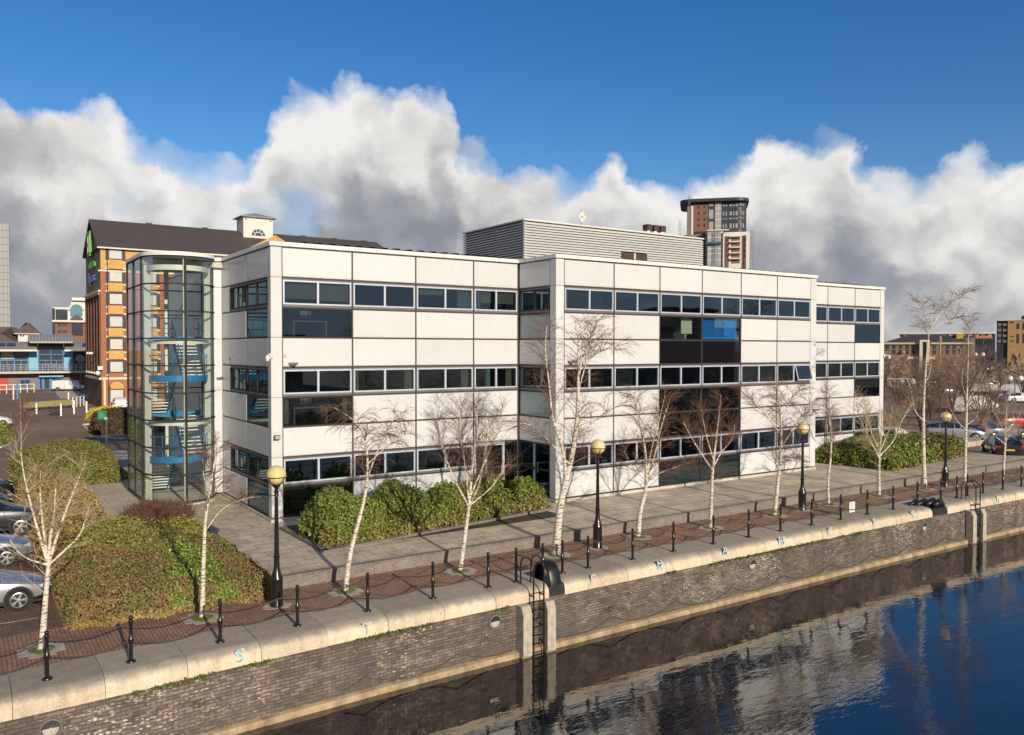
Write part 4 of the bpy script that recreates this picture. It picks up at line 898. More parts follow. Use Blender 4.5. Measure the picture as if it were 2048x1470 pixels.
hedge('bare_shrub', blob(-3.75,3.55,1.4,1.3,seed=6), -.38, 1.0, M['dark_leaf'], 'bare red brown shrub at the foot of the glass stair tower', 'shrub', dens=170, leaf=(.03,.05), r=.9, bump=.15, seed=25, jit=.1, twigs=(2200,.8,'twig_red'), group=GB)
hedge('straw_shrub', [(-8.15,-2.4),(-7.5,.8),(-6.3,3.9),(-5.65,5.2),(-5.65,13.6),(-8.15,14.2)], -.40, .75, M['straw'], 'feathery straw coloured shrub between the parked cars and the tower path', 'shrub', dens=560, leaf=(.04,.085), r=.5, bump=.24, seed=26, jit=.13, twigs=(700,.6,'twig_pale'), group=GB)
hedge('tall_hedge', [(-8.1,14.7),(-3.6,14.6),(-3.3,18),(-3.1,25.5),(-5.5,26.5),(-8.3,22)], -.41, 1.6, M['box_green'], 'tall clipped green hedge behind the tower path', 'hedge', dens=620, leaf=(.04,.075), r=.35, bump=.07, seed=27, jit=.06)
hedge('ground_cover', [(-8.25,-8.78),(-2.6,-8.95),(-2.6,-8.62),(-8.25,-8.45)], -.41, .16, M['straw'], 'strip of dry straw coloured grass along the front of the left bed', 'ground cover', dens=1500, leaf=(.025,.06), r=.15, bump=.3, seed=28, jit=.04, core=False)
# right bed
hedge('clipped_hedge', [(34.4,-1.4),(35.1,-6.1),(40.5,-5.5),(40.5,-1.0)], 0, 1.25, M['laurel'], 'left half of the laurel hedge beyond the right wing, in partial shade', 'hedge', dens=330, leaf=(.06,.11), r=.7, bump=.12, seed=31, jit=.10)
hedge('clipped_hedge', [(40.4,-1.0),(40.4,-5.5),(46.1,-4.9),(46.4,-.9)], 0, 1.2, M['box_green'], 'right half of the hedge beyond the right wing, ending at the parked cars', 'hedge', dens=330, leaf=(.06,.11), r=.6, bump=.10, seed=32, jit=.10)
# left background planting
p = gz(200,842); hedge('yellow_shrub', blob(p.x+1.,p.y+1.5,2.0,1.6,seed=9), -.41, 1.2, M['yellow'], 'bright yellow shrub at the foot of the hotel corner', 'shrub', dens=200, leaf=(.08,.14), r=1., seed=41, jit=.1)
hedge('grassy_shrub', blob(p.x+.6,p.y-.8,1.7,1.1,seed=9), -.41, .95, M['grassy'], 'green mound in front of the yellow shrub by the hotel', 'shrub', dens=200, leaf=(.07,.12), r=.8, seed=42, jit=.1)
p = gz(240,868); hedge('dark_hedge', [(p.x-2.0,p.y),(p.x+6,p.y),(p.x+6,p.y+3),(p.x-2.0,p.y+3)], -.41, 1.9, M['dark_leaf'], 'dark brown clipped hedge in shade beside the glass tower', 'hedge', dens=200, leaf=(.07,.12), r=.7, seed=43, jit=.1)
p = gz(4,888); hedge('laurel_bush', blob(p.x-.9,p.y+1.2,1.7,1.4,seed=10), -.41, 1.6, M['laurel'], 'round green bush at the left edge in front of the white car', 'bush', dens=300, leaf=(.07,.12), r=1., seed=44, jit=.1)
# weeds at the foot of the coping
rng = np.random.default_rng(5); cs = []
for a, b_, n_ in ((-7.4,-5.6,26),(-5.0,-4.0,9),(-1.6,.8,40),(3.0,3.4,6),(10.3,10.9,9),(12.6,15.6,34),(15.8,19.6,60),(19.6,22.6,20),(30.5,31.0,5)):
    for X in rng.uniform(a, b_, n_): cs.append(np.array([X, -12.43+off(X), -.87]) + rng.normal(0, 1, (15,3))*[.07,.025,.025])
for X, z in ((11.9,-1.35),(12.7,-1.25),(13.3,-1.3),(4.62,-1.45),(-5.9,-1.5),(7.6,-1.7)): cs.append(np.array([X, -12.42+off(X), z]) + rng.normal(0,1,(22,3))*[.07,.03,.06])
C = np.concatenate(cs); V, F = leaves(rng, C, np.tile([0,-.6,.5],(len(C),1)), .02, .05)
M['weed'] = leaf_mat('weed leaf', (.06,.085,.02), (.15,.17,.04), (.12,.11,.04), .6); w_ = mesh_np('weeds', V, F, M['weed']); w_['kind'] = 'stuff'; w_['label'] = 'small green weeds and moss growing in the joint under the coping'
# ================================================================== quay furniture
BX = [-9.08,-7.3,-5.15,-3.07,-.96,1.2,3.21,4.29,5.37,6.2,7.32,9.4,11.45,13.62,15.68,17.68,19.77,21.85,23.88,25.98,28.01,30.09,31.59,32.6,34.14,36.17,38.16,40.2,42.3]
BX = [-11.15]+BX
place = ['just outside the left edge of the quay','foremost, before the low forked birch','second from the left along the coping','left of the slender birch, above the painted S','between the slender birch and the nearest lamp','right of the nearest lamp, before the leaning birch','beside the painted square on the coping','second to the left of the near ladder','at the left rail of the near ladder','behind the curved black fender','right of the curved black fender','directly before the second lamp','before the crooked twin limbed birch','above the painted R','before the small red topped birch','above the painted A','above the painted N','right of the third lamp','left of the white notice on the chain','right of the white notice on the chain','above the painted S near the fallen fender','left of the fallen black fender','behind the fallen black fender','left of the far ladder','behind the far ladder','right of the far ladder','left of the last small birch','by the last small birch','at the right edge of the picture','past the right edge of the picture','farthest along the quay']
def make_bollard():
    t = thing('bollard', '', 'bollard')
    MB().lathe([(.115,0),(.115,.02),(.10,.045),(.06,.06)], 14).build('base_plate', M['black_paint'], t, smooth='auto')
    MB().lathe([(.047,.06),(.045,.44),(.062,.47),(.068,.53),(.062,.58),(.044,.61),(.04,.92),(.054,.95),(.058,1.0),(.05,1.03),(.028,1.045)], 12).build('post', M['black_paint'], t, smooth='auto')
    MB().sphere((0,0,1.085), .052, 12, 8).build('ball_finial', M['black_paint'], t, smooth=True)
    return t
proto = make_bollard()
def bpos(x): return Vector((x, -11.63+off(x), -.397))
for i, x in enumerate(BX):
    lab = 'black ball topped bollard '+place[min(i, len(place)-1)]
    if i == 0: proto.location = bpos(x); proto['label'] = lab; proto['group'] = 'chained bollards along the coping'
    else: dup(proto, bpos(x), 0, lab, 'chained bollards along the coping')
def chain_mesh(L, sag, mat):
    lk = []
    for j in range(10):
        a = 2*math.pi*j/10; c = Vector((.030*math.cos(a), .017*math.sin(a), 0)); o_ = Vector((math.cos(a), math.sin(a), 0))
        for b in range(4):
            w = 2*math.pi*b/4+.4; lk.append(c + o_*(.011*math.cos(w)) + Vector((0,0,.011*math.sin(w))))
    LK = np.array([tuple(p) for p in lk]); f0 = []
    for j in range(10):
        for b in range(4): f0.append((j*4+b, ((j+1)%10)*4+b, ((j+1)%10)*4+(b+1)%4, j*4+(b+1)%4))
    f0 = np.array(f0); n = max(4, int(L*1.05/.046)); Vs, Fs = [], []
    for i in range(n):
        u = (i+.5)/n; x = u*L; z = -sag*4*u*(1-u); sl = math.atan(-sag*4*(1-2*u)/L); c, s = math.cos(sl), math.sin(sl)
        P = LK.copy()
        if i % 2: P = P[:, [0,2,1]]*[1,-1,1]
        P = np.stack([P[:,0]*c-P[:,2]*s+x, P[:,1], P[:,0]*s+P[:,2]*c+z],1); Vs.append(P); Fs.append(f0+i*len(LK))
    return np.concatenate(Vs), np.concatenate(Fs)
cache = {}
for i in range(len(BX)-1):
    a, b = bpos(BX[i]), bpos(BX[i+1]); d = b-a; L = math.hypot(d.x, d.y)-.09; key = round(L, 1); ang = math.atan2(d.y, d.x)
    if 4.2 < BX[i] < 5.4 or 30 < BX[i] < 31 or 31.5 < BX[i] < 32.5: pass
    for h, nm in ((.985,'upper'),(.525,'lower')):
        sag = .20*(L/2.0)**1.6
        if key not in cache:
            V, F = chain_mesh(key, .20*(key/2.0)**1.6, None); o = mesh_np('chain', V, F, M['rust_iron']); cache[key] = o.data
        else: o = bpy.data.objects.new('chain', cache[key]); COL.objects.link(o)
        o.location = a + Vector((.045*math.cos(ang), .045*math.sin(ang), h)); o.rotation_euler = (0,0,ang); o.scale = (L/key,1,1)
        tag(o, 'rusty %s chain right of the bollard %s' % (nm, place[min(i, len(place)-1)]), 'chain', 'chains between the bollards')

# lamp posts
def make_lamp():
    t = thing('lamp_post', '', 'street lamp')
    MB().lathe([(.19,0),(.19,.05),(.175,.07),(.175,.80),(.185,.82),(.175,.86),(.13,.98),(.09,1.12),(.08,1.30),(.078,1.42),(.095,1.44),(.095,1.48),(.074,1.50)], 18).build('base', M['black_paint'], t, smooth='auto')
    MB().lathe([(.072,1.50),(.050,3.25),(.070,3.27),(.070,3.30),(.05,3.33),(.075,3.36),(.075,3.39),(.05,3.42),(.055,3.50),(.11,3.54),(.125,3.575),(.10,3.585)], 14).build('shaft', M['black_paint'], t, smooth='auto')
    g = MB().sphere((0,0,3.875), .285, 28, 18).build('globe', M['globe'], t, smooth=True)
    c = MB(); n = 28; c.tube([(.30*math.cos(2*math.pi*k/n), .30*math.sin(2*math.pi*k/n), 3.83) for k in range(n+1)], .013, 6, cap=False)
    for k in range(4):
        a = math.pi/2*k+.5; c.tube([(.30*math.sin(b)*math.cos(a), .30*math.sin(b)*math.sin(a), 3.875-.30*math.cos(b)) for b in np.linspace(.35,1.42,8)], .013, 6)
    c.build('globe_cage', M['black_paint'], t)
    k = MB().box(-.45,-.33,-.2,.3,-.02,.006); return t
lamp = make_lamp(); G_ = 'globe lamps along the quay'
for i, (x, y, lab) in enumerate(((-2.97,-9.75,'black lamp post with cream globe nearest the camera, at the hedge corner'),(9.51,-9.54,'black lamp post with cream globe right of the tall rough barked birch'),(22.28,-9.3,'black lamp post with cream globe before the end of the middle block'),(34.55,-9.53,'farthest black lamp post, its cream globe topped with a red cap'))):
    o = lamp if i == 0 else dup(lamp, (0,0,0)); o.location = (x, y, -.40); o['label'] = lab; o['group'] = G_; o.rotation_euler = (0,0,i*.7)
bk = MB().tube([(0,0,3.28),(-.42,.02,3.28)], .012, 6)
for k in range(12): bk.tube([(-.08-.03*k,0,3.28),(-.10-.03*k,.05,3.33)], .004, 4); bk.tube([(-.08-.03*k,0,3.28),(-.10-.03*k,-.05,3.23)], .004, 4)
bk.build('spiked_bracket', M['black_paint'], lamp)
far = [o for o in COL.objects if o.name.startswith('lamp_post') and abs(o.location.x-34.55) < .01][0]
MB().sphere((0,0,4.15), .075, 10, 6).build('red_cap', plain('red plastic', (.5,.03,.03), .5, .1), far, smooth=True)
rl = random.Random(2)
lampn = ['the nearest lamp','the lamp by the tall birch','the lamp before the middle block','the farthest lamp']
for i, (x, y) in enumerate(((-2.97,-9.75),(9.51,-9.54),(22.28,-9.3),(34.55,-9.53))):
    n = 14; pl = [((.40+rl.uniform(-.09,.09))*math.cos(2*math.pi*k/n), (.36+rl.uniform(-.09,.09))*math.sin(2*math.pi*k/n)) for k in range(n)]
    o = MB().prism(pl, -.01, .007).build('mortar_patch', M['pit']); o.location = (x, y, -.40); o['kind'] = 'structure'

# ladders with timber fender posts
def make_ladder(w):
    t = thing('dock_ladder', '', 'ladder')
    for X in (0, w):
        pts = [(X,.72,-.40)] + [(X,.72-.36+.36*math.cos(a),.20+.36*math.sin(a)) for a in np.linspace(0,math.pi,11)] + [(X,0,-.2),(X,0,-2.8)]
        MB().tube(pts, .026, 8).build('rail', M['black_paint'], t, smooth='auto')
    for k in range(8): MB().tube([(0,0,-.52-.27*k),(w,0,-.52-.27*k)], .016, 6).build('rung', M['black_paint'], t)
    for k in range(4):
        for X in (0, w): MB().box(X-.012,X+.012,0,.26,-.62-.5*k-.03,-.62-.5*k+.03).build('wall_bracket', M['black_paint'], t)
    return t
ld = make_ladder(.40); ld.location = (4.27,-12.66,0); tag(ld, 'black hooped ladder down the dock wall beside the curved fender', 'ladder', 'dock ladders')
ld2 = make_ladder(.42); ld2.location = (31.43,-12.74,0); tag(ld2, 'far black hooped ladder down the dock wall near the painted B', 'ladder', 'dock ladders')
def fender_post(x, y, label):
    o = MB().extr([(0,.38,-.86),(0,.12,-.86),(0,0,-1.10),(0,0,-2.42),(0,.06,-2.50),(0,.38,-2.50)], (.34,0,0)).build('fender_post', M['timber_pale'], bevel=.012)
    o.location = (x,y,0); tag(o, label, 'fender post', 'timber posts beside the ladders')
fender_post(3.80,-12.78,'chamfered timber post left of the near ladder'); fender_post(4.74,-12.78,'chamfered timber post right of the near ladder')
fender_post(30.98,-12.86,'chamfered timber post left of the far ladder'); fender_post(31.95,-12.86,'chamfered timber post right of the far ladder')
# curved fender over the near coping gap
cf = thing('rope_fender', 'black curved fender arching over the gap in the coping by the near ladder', 'fender', (5.08,-11.98,-.40))
prof_ = [(-.47,-.06),(-.45,.08),(-.42,.18),(-.33,.40),(-.16,.56),(.04,.62),(.24,.58),(.40,.46),(.52,.28),(.58,.05),(.58,-.10)]
def hoop_pts(k): return [(y*(1-k*.0)+(0), z) for y, z in prof_]
b = MB(); n = len(prof_); P3 = smooth_line([(0,y,z) for y,z in prof_], 26); cen = np.array([0,.06,.05])
ring_ = [(0.03,1.),(.0,.97),(.03,.86),(.10,.80),(.34,.80),(.42,.86),(.46,.97),(.42,1.02),(.24,1.06),(.06,1.03)]
V_ = np.array([[ (X, cen[1]+(p[1]-cen[1])*k, cen[2]+(p[2]-cen[2])*k) for X,k in ring_] for p in P3]); m_ = len(ring_)
idx = np.arange(26*m_).reshape(26,m_); F_ = np.stack([idx[:-1], np.roll(idx,-1,1)[:-1], np.roll(idx,-1,1)[1:], idx[1:]],-1).reshape(-1,4)
mesh_np('rubber_hoop', V_.reshape(-1,3), F_, M['rubber'], cf, smooth=True)
MB().tube([(.015, cen[1]+(p[1]-cen[1])*.90, cen[2]+(p[2]-cen[2])*.90) for p in P3], .03, 8).build('hoop_rim', M['plate'], cf, smooth=True)
MB().box(.01,.61,-.425,1.30,-.44,-.06).build('base_plate', M['plate'], cf, bevel=.02)
ff = thing('fallen_fender', 'black crumpled fender lying flat over the gap in the coping by the far ladder', 'fender', (28.65,-12.0,-.40))
MB().box(-.62,.62,-.44,1.35,-.40,-.10).build('base_plate', M['plate'], ff, bevel=.02)
b = MB()
for dy, rr, x0, x1 in ((-.22,.15,-.25,.62),(.05,.17,-.45,.60),(.30,.14,-.9,.35),(.5,.10,-1.1,-.2)): b.tube([(x0,dy,.02),(x0*.6+x1*.4,dy-.03,.12),(x0*.3+x1*.7,dy+.03,.16),(x1,dy-.02,.0)], [rr*.6,rr,rr,rr*.7], 12)
b.build('rubber_coil', M['rubber'], ff, smooth=True)
# bulkhead lights, grab chain, notice
M['grey_block_l'] = plain('grey light rim', (.20,.185,.17), .7, .2)
def bulkhead(x, label):
    t = thing('bulkhead_light', label, 'wall light', (x, -12.372+off(x), -1.25), 0, 'round lights in the dock wall')
    Mx = Matrix.Rotation(R(90), 3, 'X')
    MB().lathe([(.0,-.01),(.225,-.01),(.225,.05),(.20,.07),(.185,.05),(.185,.03)], 28, M=Mx).build('rim', M['grey_block_l'], t, smooth='auto')
    MB().lathe([(.184,.032),(.15,.05),(.08,.062),(.0,.066)], 28, M=Mx).build('lens', M['lens_glass'], t, smooth=True)
    hb = MB(); n = 14
    hb.extr([(.182*math.cos(a), -.064, .182*math.sin(a)+.0) for a in np.linspace(.15,math.pi-.15,n)], (0,.03,0)); hb.build('hood', M['plate'], t)
for x, l in ((-9.08,'round wall light below the foremost bollard'),(2.97,'round wall light left of the near ladder'),(15.0,'round wall light right of the painted A'),(27.3,'small round wall light below the fallen fender')): bulkhead(x, l)
gcp = []; xs_ = np.arange(-2.0,46,.2)
for X in xs_:
    if 3.7 < X < 5.2 or 30.9 < X < 32.4: continue
    u = ((X+1.4)/3.05) % 1; gcp.append((X, -12.40+off(X), -1.93-.62*(4*u*(1-u))*.55-.02))
seg = [[], [], []]
for p in gcp: seg[0 if p[0] < 3.7 else 1 if p[0] < 30.9 else 2].append(p)
gl_ = ['hanging grab rope above the ledge left of the near ladder','long swagged grab rope above the ledge between the two ladders','hanging grab rope above the ledge right of the far ladder']
for s_, l in zip(seg, gl_): tag(MB().tube(s_, .014, 5).build('grab_rope', M['rust_iron'], smooth=True), l, 'rope', 'grab ropes on the dock wall')
nb_ = thing('notice_board', 'small white notice hanging from the chain between two bollards', 'sign', (22.75,-11.60,.10))
MB().box(-.21,.21,-.008,.008,-.27,.20).build('board', M['white_plastic'], nb_, bevel=.004); 
for X in (-.17,.17): MB().tube([(X,0,.19),(X,0,.30)], .008, 6).build('hanger', M['black_paint'], nb_)
tx_ = MB()
for k in range(6): tx_.box(-.15,.15-.05*(k%3),-.0105,-.0085,.12-.055*k,.135-.055*k)
tx_.build('print_line', M['grey_frame'], nb_)

# cameras and floodlights on the facades
def cctv(x, y, z, dirv, kind, label, group='security cameras on the facade'):
    d = Vector(dirv).normalized(); t = thing('security_camera', label, 'camera', (x,y,z), math.atan2(d.y, d.x), group)
    if kind == 'ptz':
        MB().box(0,.06,-.08,.08,-.1,.1).build('wall_plate', M['white_plastic'], t); MB().tube([(.05,0,0),(.28,0,.04),(.42,0,.02)], .025, 8).build('arm', M['white_plastic'], t)
        MB().lathe([(.001,.05),(.07,.02),(.09,-.06),(.085,-.14)], 14, (.42,0,0)).build('housing', M['white_plastic'], t, smooth='auto'); MB().sphere((.42,0,-.15), .08, 12, 8).build('dome', M['white_plastic'], t, smooth=True)
    else:
        MB().tube([(0,0,0),(.10,0,-.02)], .02, 8).build('arm', M['cctv'], t); MB().box(.06,.42,-.05,.05,-.09,.02).build('housing', M['cctv'], t, bevel=.012); MB().box(.40,.46,-.06,.06,.0,.03).build('hood', M['cctv'], t)
        MB().lathe([(.03,0),(.03,.012)], 10, (.42,0,-.035), M=Matrix.Rotation(R(90),3,'Y')).build('lens', M['glass_dark'], t)
p = at(541,712,0); cctv(p.x+.02, -.01, p.z, (-.75,-1,0), 'ptz', 'white dome camera on the left wing corner column')
p = at(577,726,0); cctv(p.x, -.01, p.z, (.7,-1,-.0), 'box', 'grey box camera on the left wing beside the corner')
p = ux_ = Vector((0,4.6,6.9)); cctv(-.01, 4.9, 6.75, (-1,-.5,0), 'box', 'grey box camera on the side wall facing the stair tower')
p = at(1135,722,-3.06); cctv(p.x, -3.07, p.z, (.7,-1,0), 'box', 'grey box camera at the left of the middle block')
p = at(1624,818,-3.06); cctv(p.x, -3.07, p.z, (.8,-1,0), 'box', 'dark box camera at the right end of the middle block')
cctv(44.1,.05,6.75,(1,-.6,0),'ptz','white dome camera at the end of the right wing')
p = at(570,711,0); o = MB().box(-.06,.06,-.06,0,-.07,.07).build('junction_box', M['conc'], bevel=.008); o.location = (p.x,0,p.z); tag(o, 'small cream junction box beside the corner cameras', 'box')
p = at(552,874,0); fl = thing('floodlight', 'black floodlight on the left wing corner column', 'floodlight', (p.x,-.01,p.z))
MB().box(-.12,.12,-.20,-.08,-.09,.09).build('housing', M['black_paint'], fl, bevel=.01); MB().box(-.015,.015,-.09,0,-.05,.05).build('bracket', M['black_paint'], fl); MB().box(-.10,.10,-.206,-.2005,-.07,.07).build('lens', M['lens_glass'], fl); MB().box(-.05,.05,-.05,0,.18,.30).build('sensor', M['white_plastic'], fl)
d_ = at(1163,434,8); ms = thing('roof_sign', 'cream diamond shaped panel on a thin mast above the plant room', 'sign', (d_.x,8.,14.85))
MB().tube([(0,0,0),(0,0,1.35)], .03, 8).build('mast', M['grey_frame'], ms); MB().extr([(0,-.06,.50),(.36,-.06,.90),(0,-.06,1.30),(-.36,-.06,.90)], (0,.05,0)).build('panel', M['louvre'], ms)
MB().box(-.12,.12,-.068,-.061,.84,.96).build('emblem', plain('ochre print', (.5,.36,.1), .6, .1), ms)
# ================================================================== cars
def paint(name, col, metal=.5, rough=.28):
    t = NT(name); t.P(Base_Color=col, Roughness=rough, Metallic=metal, Coat_Weight=.8, Coat_Roughness=.04); t.bump(t.noise(1.5, detail=1), .03, .02); return t.m
M['silver'] = paint('silver car paint', (.42,.42,.44)); M['silver_b'] = paint('blue silver car paint', (.30,.33,.38)); M['dark_grey'] = paint('dark grey car paint', (.06,.065,.075))
M['black_car'] = paint('black car paint', (.014,.015,.019), .3); M['white_car'] = paint('white car paint', (.72,.72,.70), .0); M['red_car'] = paint('red car paint', (.42,.025,.02), .1); M['grey_car'] = paint('grey car paint', (.22,.23,.25))
M['car_glass'] = plain('dark car glass', (.012,.014,.017), .04, 0, spec=.8); M['tyre'] = plain('tyre', (.018,.017,.017), .85, .2, 8.); M['rim'] = plain('alloy rim', (.55,.55,.56), .3, .05, metal=.7); M['trim'] = plain('black trim', (.02,.02,.021), .5, .1)
M['head'] = plain('headlight lens', (.55,.57,.58), .08, .1, 8.); M['tail'] = plain('tail light lens', (.35,.015,.012), .15, .1); M['plate_y'] = plain('yellow number plate', (.62,.48,.05), .5, .05); M['plate_w'] = plain('white number plate', (.7,.7,.66), .5, .05)
PROF = {  # x, zlow, zbelt, half width, ztop, half width of top, cabin
 'coupe': (4.35,[(-2.17,.38,.70,.62,.78,.5,0),(-2.02,.24,.84,.80,.96,.66,0),(-1.45,.20,.88,.87,1.02,.70,0),(-.75,.19,.90,.89,1.30,.58,1),(-.2,.19,.90,.90,1.37,.60,1),(.20,.19,.89,.90,1.33,.58,1),(.95,.19,.87,.89,.94,.72,0),(1.55,.20,.78,.88,.86,.64,0),(1.98,.24,.66,.80,.72,.56,0),(2.17,.36,.55,.62,.60,.45,0)],.33,1.30,-1.32),
 'saloon': (4.5,[(-2.25,.38,.74,.66,.80,.5,0),(-2.08,.24,.90,.82,1.00,.68,0),(-1.5,.20,.93,.88,1.04,.70,0),(-.95,.20,.94,.89,1.40,.60,1),(-.2,.20,.94,.90,1.46,.62,1),(.30,.20,.93,.90,1.40,.60,1),(1.05,.20,.91,.89,.98,.72,0),(1.65,.20,.82,.88,.90,.64,0),(2.05,.24,.70,.80,.76,.56,0),(2.25,.36,.58,.64,.63,.45,0)],.33,1.36,-1.36),
 'hatch': (4.2,[(-2.1,.40,.80,.70,.86,.55,0),(-2.0,.26,.95,.82,1.02,.66,0),(-1.75,.22,.97,.86,1.34,.60,1),(-1.1,.20,.97,.88,1.48,.63,1),(-.1,.20,.96,.89,1.52,.64,1),(.35,.20,.95,.89,1.45,.61,1),(1.1,.20,.92,.88,1.0,.72,0),(1.6,.20,.84,.87,.92,.66,0),(1.95,.24,.72,.80,.78,.56,0),(2.1,.36,.60,.66,.66,.45,0)],.33,1.27,-1.27),
 'suv': (4.65,[(-2.32,.45,.92,.74,.98,.6,0),(-2.22,.32,1.08,.86,1.16,.70,0),(-1.95,.28,1.10,.90,1.46,.62,1),(-1.2,.26,1.10,.92,1.62,.66,1),(-.1,.26,1.08,.93,1.66,.67,1),(.35,.26,1.06,.93,1.58,.64,1),(1.15,.26,1.04,.92,1.12,.76,0),(1.75,.27,.96,.90,1.04,.70,0),(2.15,.32,.82,.84,.90,.6,0),(2.32,.45,.70,.70,.76,.5,0)],.37,1.40,-1.38),
 'van': (4.95,[(-2.48,.40,1.15,.90,1.30,.84,0),(-2.44,.34,1.15,.93,1.90,.80,0),(-1.2,.28,1.15,.95,1.95,.82,0),(.35,.28,1.15,.95,1.95,.82,0),(.55,.28,1.15,.95,1.94,.80,1),(1.15,.28,1.13,.95,1.86,.76,1),(1.75,.28,1.10,.93,1.14,.80,0),(2.2,.32,.95,.88,1.02,.7,0),(2.42,.36,.80,.82,.86,.6,0),(2.48,.45,.64,.7,.68,.5,0)],.34,1.55,-1.45)}
def car(kind, pm, label, loc, rz, group=None, cat='car', near=False):
    L, st, wr, xf, xr = PROF[kind]; t = thing('parked_'+('van' if kind == 'van' else 'car'), label, 'van' if kind == 'van' else cat, loc, rz, group)
    def sec(s):
        x, zl, zb, w, zt, wt, c = s; h = [(w*.84,zl),(w*.97,zl+.11),(w,zl*.45+zb*.55),(w*.965,zb),(wt,zt-.055),(wt*.55,zt-.008),(0,zt)]
        return [(x,y,z) for y,z in h] + [(x,-y,z) for y,z in h[-2::-1]]
    b = MB(); S_ = [sec(s) for s in st]; k = 13
    for s in S_: b.v += s
    for i in range(len(st)-1):
        for j in range(k):
            j2 = (j+1)%k; b.f.append((i*k+j,i*k+j2,(i+1)*k+j2,(i+1)*k+j)); b.mi.append(0)
    b.f.append(tuple(range(k))[::-1]); b.f.append(tuple(range((len(st)-1)*k,len(st)*k))); b.mi += [0,0]
    o = b.build('body', pm, t); bm = bmesh.new(); bm.from_mesh(o.data); bmesh.ops.recalc_face_normals(bm, faces=bm.faces); bm.to_mesh(o.data); bm.free()
    for p in o.data.polygons: p.use_smooth = True
    o.data.set_sharp_from_angle(angle=R(34))
    if near: sd_ = o.modifiers.new('s','SUBSURF'); sd_.levels = 1; sd_.render_levels = 1
    g = MB()
    def pane(pts, out, e=.07):
        c = sum((Vector(p) for p in pts), Vector())/len(pts); q = [Vector(p)+(c-Vector(p)).normalized()*min(e,(c-Vector(p)).length*.4)+Vector(out)*(.022 if near else .010) for p in pts]; g.add(q, [tuple(range(len(q)))])
    for i in range(len(st)-1):
        a, c = st[i][6], st[i+1][6]
        if not (a or c): continue
        A, B = S_[i], S_[i+1]
        if a and c or kind != 'van' and (a or c):
            pane([A[3],B[3],B[4],A[4]], (0,1,.25)); pane([A[9],B[9],B[8],A[8]], (0,-1,.25))
        if a != c and not (kind == 'van' and not a):
            n_ = (.6,0,.8) if a else (-.6,0,.8); pane([A[4],B[4],B[6],A[6]], n_, .03) if False else pane([A[4],B[4],B[8],A[8]], n_, .08)
    g.build('windows', M['car_glass'], t)
    # dark sill, bumpers and grille
    f = MB(); hw = st[4][3]
    f.box(st[0][0]+.12,st[-1][0]-.12,-hw*.86,hw*.86,st[4][1]-.03,st[4][1]+.06); f.box(st[-1][0]-.10,st[-1][0]+.012,-.42,.42,st[-1][1]+.01,st[-1][1]+.12); f.build('sill_trim', M['trim'], t, bevel=.02)
    for s in (-1,1):
        a0 = st[-2]; MB().extr([(a0[0]-.30,s*a0[3]*.99,a0[2]-.06),(a0[0]+.02,s*a0[3]*.93,a0[2]-.10),(a0[0]+.10,s*a0[3]*.72,a0[2]-.12),(a0[0]+.10,s*a0[3]*.70,a0[2]-.01),(a0[0]-.02,s*a0[3]*.9,a0[2]+.015)], (.012,s*.012,.012)).build('headlight', M['head'], t)
        r0 = st[1]; MB().box(r0[0]-.12,r0[0]+.14,s*r0[3]*.80-.10,s*r0[3]*.80+.135,r0[2]-.22,r0[2]-.02).build('tail_light', M['tail'], t, bevel=.03)
        MB().box(st[-4][0]-.25,st[-4][0]-.08,s*(hw+.02)-.02,s*(hw+.13)+.02,st[4][2]+.02,st[4][2]+.15).build('wing_mirror', pm, t, bevel=.04)
        for xh in ((-.1,) if kind == 'coupe' else (-.75,.25)): MB().box(xh-.1,xh+.1,s*hw-.005,s*hw+.022,st[4][2]-.14,st[4][2]-.11).build('door_handle', M['trim'] if pm == M['black_car'] else pm, t)
        for xd in ((.72,-.55) if kind == 'coupe' else (.85,-.25,-1.05)): MB().box(xd-.006,xd+.006,s*hw-.03,s*hw+.006,st[4][1]+.15,st[4][2]-.05).build('door_gap', M['trim'], t)
    MB().box(st[0][0]-.012,st[0][0]+.1,-.26,.26,st[0][2]-.20,st[0][2]-.09).build('number_plate', M['plate_y'], t); MB().box(st[-1][0]-.1,st[-1][0]+.02,-.26,.26,st[-1][1]+.02,st[-1][1]+.13).build('number_plate', M['plate_w'], t)
    RX = Matrix.Rotation(R(90), 3, 'X')
    for x in (xf, xr):
        for s in (-1,1):
            MB().lathe([(.0,-.02),(wr+.055,-.02),(wr+.05,.006),(.0,.008)], 26, (x,s*(hw*.985),wr), M=RX if s < 0 else RX.inverted()).build('wheel_arch', M['trim'], t, smooth='auto')
            w_ = MB().lathe([(wr*.62,-.11),(wr*.94,-.11),(wr,-.07),(wr,.07),(wr*.94,.11),(wr*.66,.115),(wr*.62,.09)], 28, (x,s*(hw-.07),wr), M=RX).build('wheel', M['tyre'], t, smooth='auto')
            q = MB(); yy = s*(hw+.028); q.lathe([(wr*.66,-.03),(wr*.66,.02),(wr*.60,.025),(wr*.58,-.02)], 28, (x,yy,wr), M=RX); q.lathe([(.0,-.03),(.065,-.03),(.06,.02),(.0,.025)], 14, (x,yy,wr), M=RX)
            for k_ in range(10 if near else 5):
                a = 2*math.pi*(k_//2)/5+(k_%2-.5)*.28 if near else 2*math.pi*k_/5; Mx = Matrix.Translation((x,yy,wr)) @ Matrix.Rotation(a,4,'Y') @ Matrix.Translation((wr*.36,0,0)); q.obox(Mx, wr*.27, .012, wr*(.045 if near else .09))
            q.build('rim', M['rim'], w_)
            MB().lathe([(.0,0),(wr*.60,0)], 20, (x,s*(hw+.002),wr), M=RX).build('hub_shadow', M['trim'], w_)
    return t
GL = 'cars parked along the left bed'
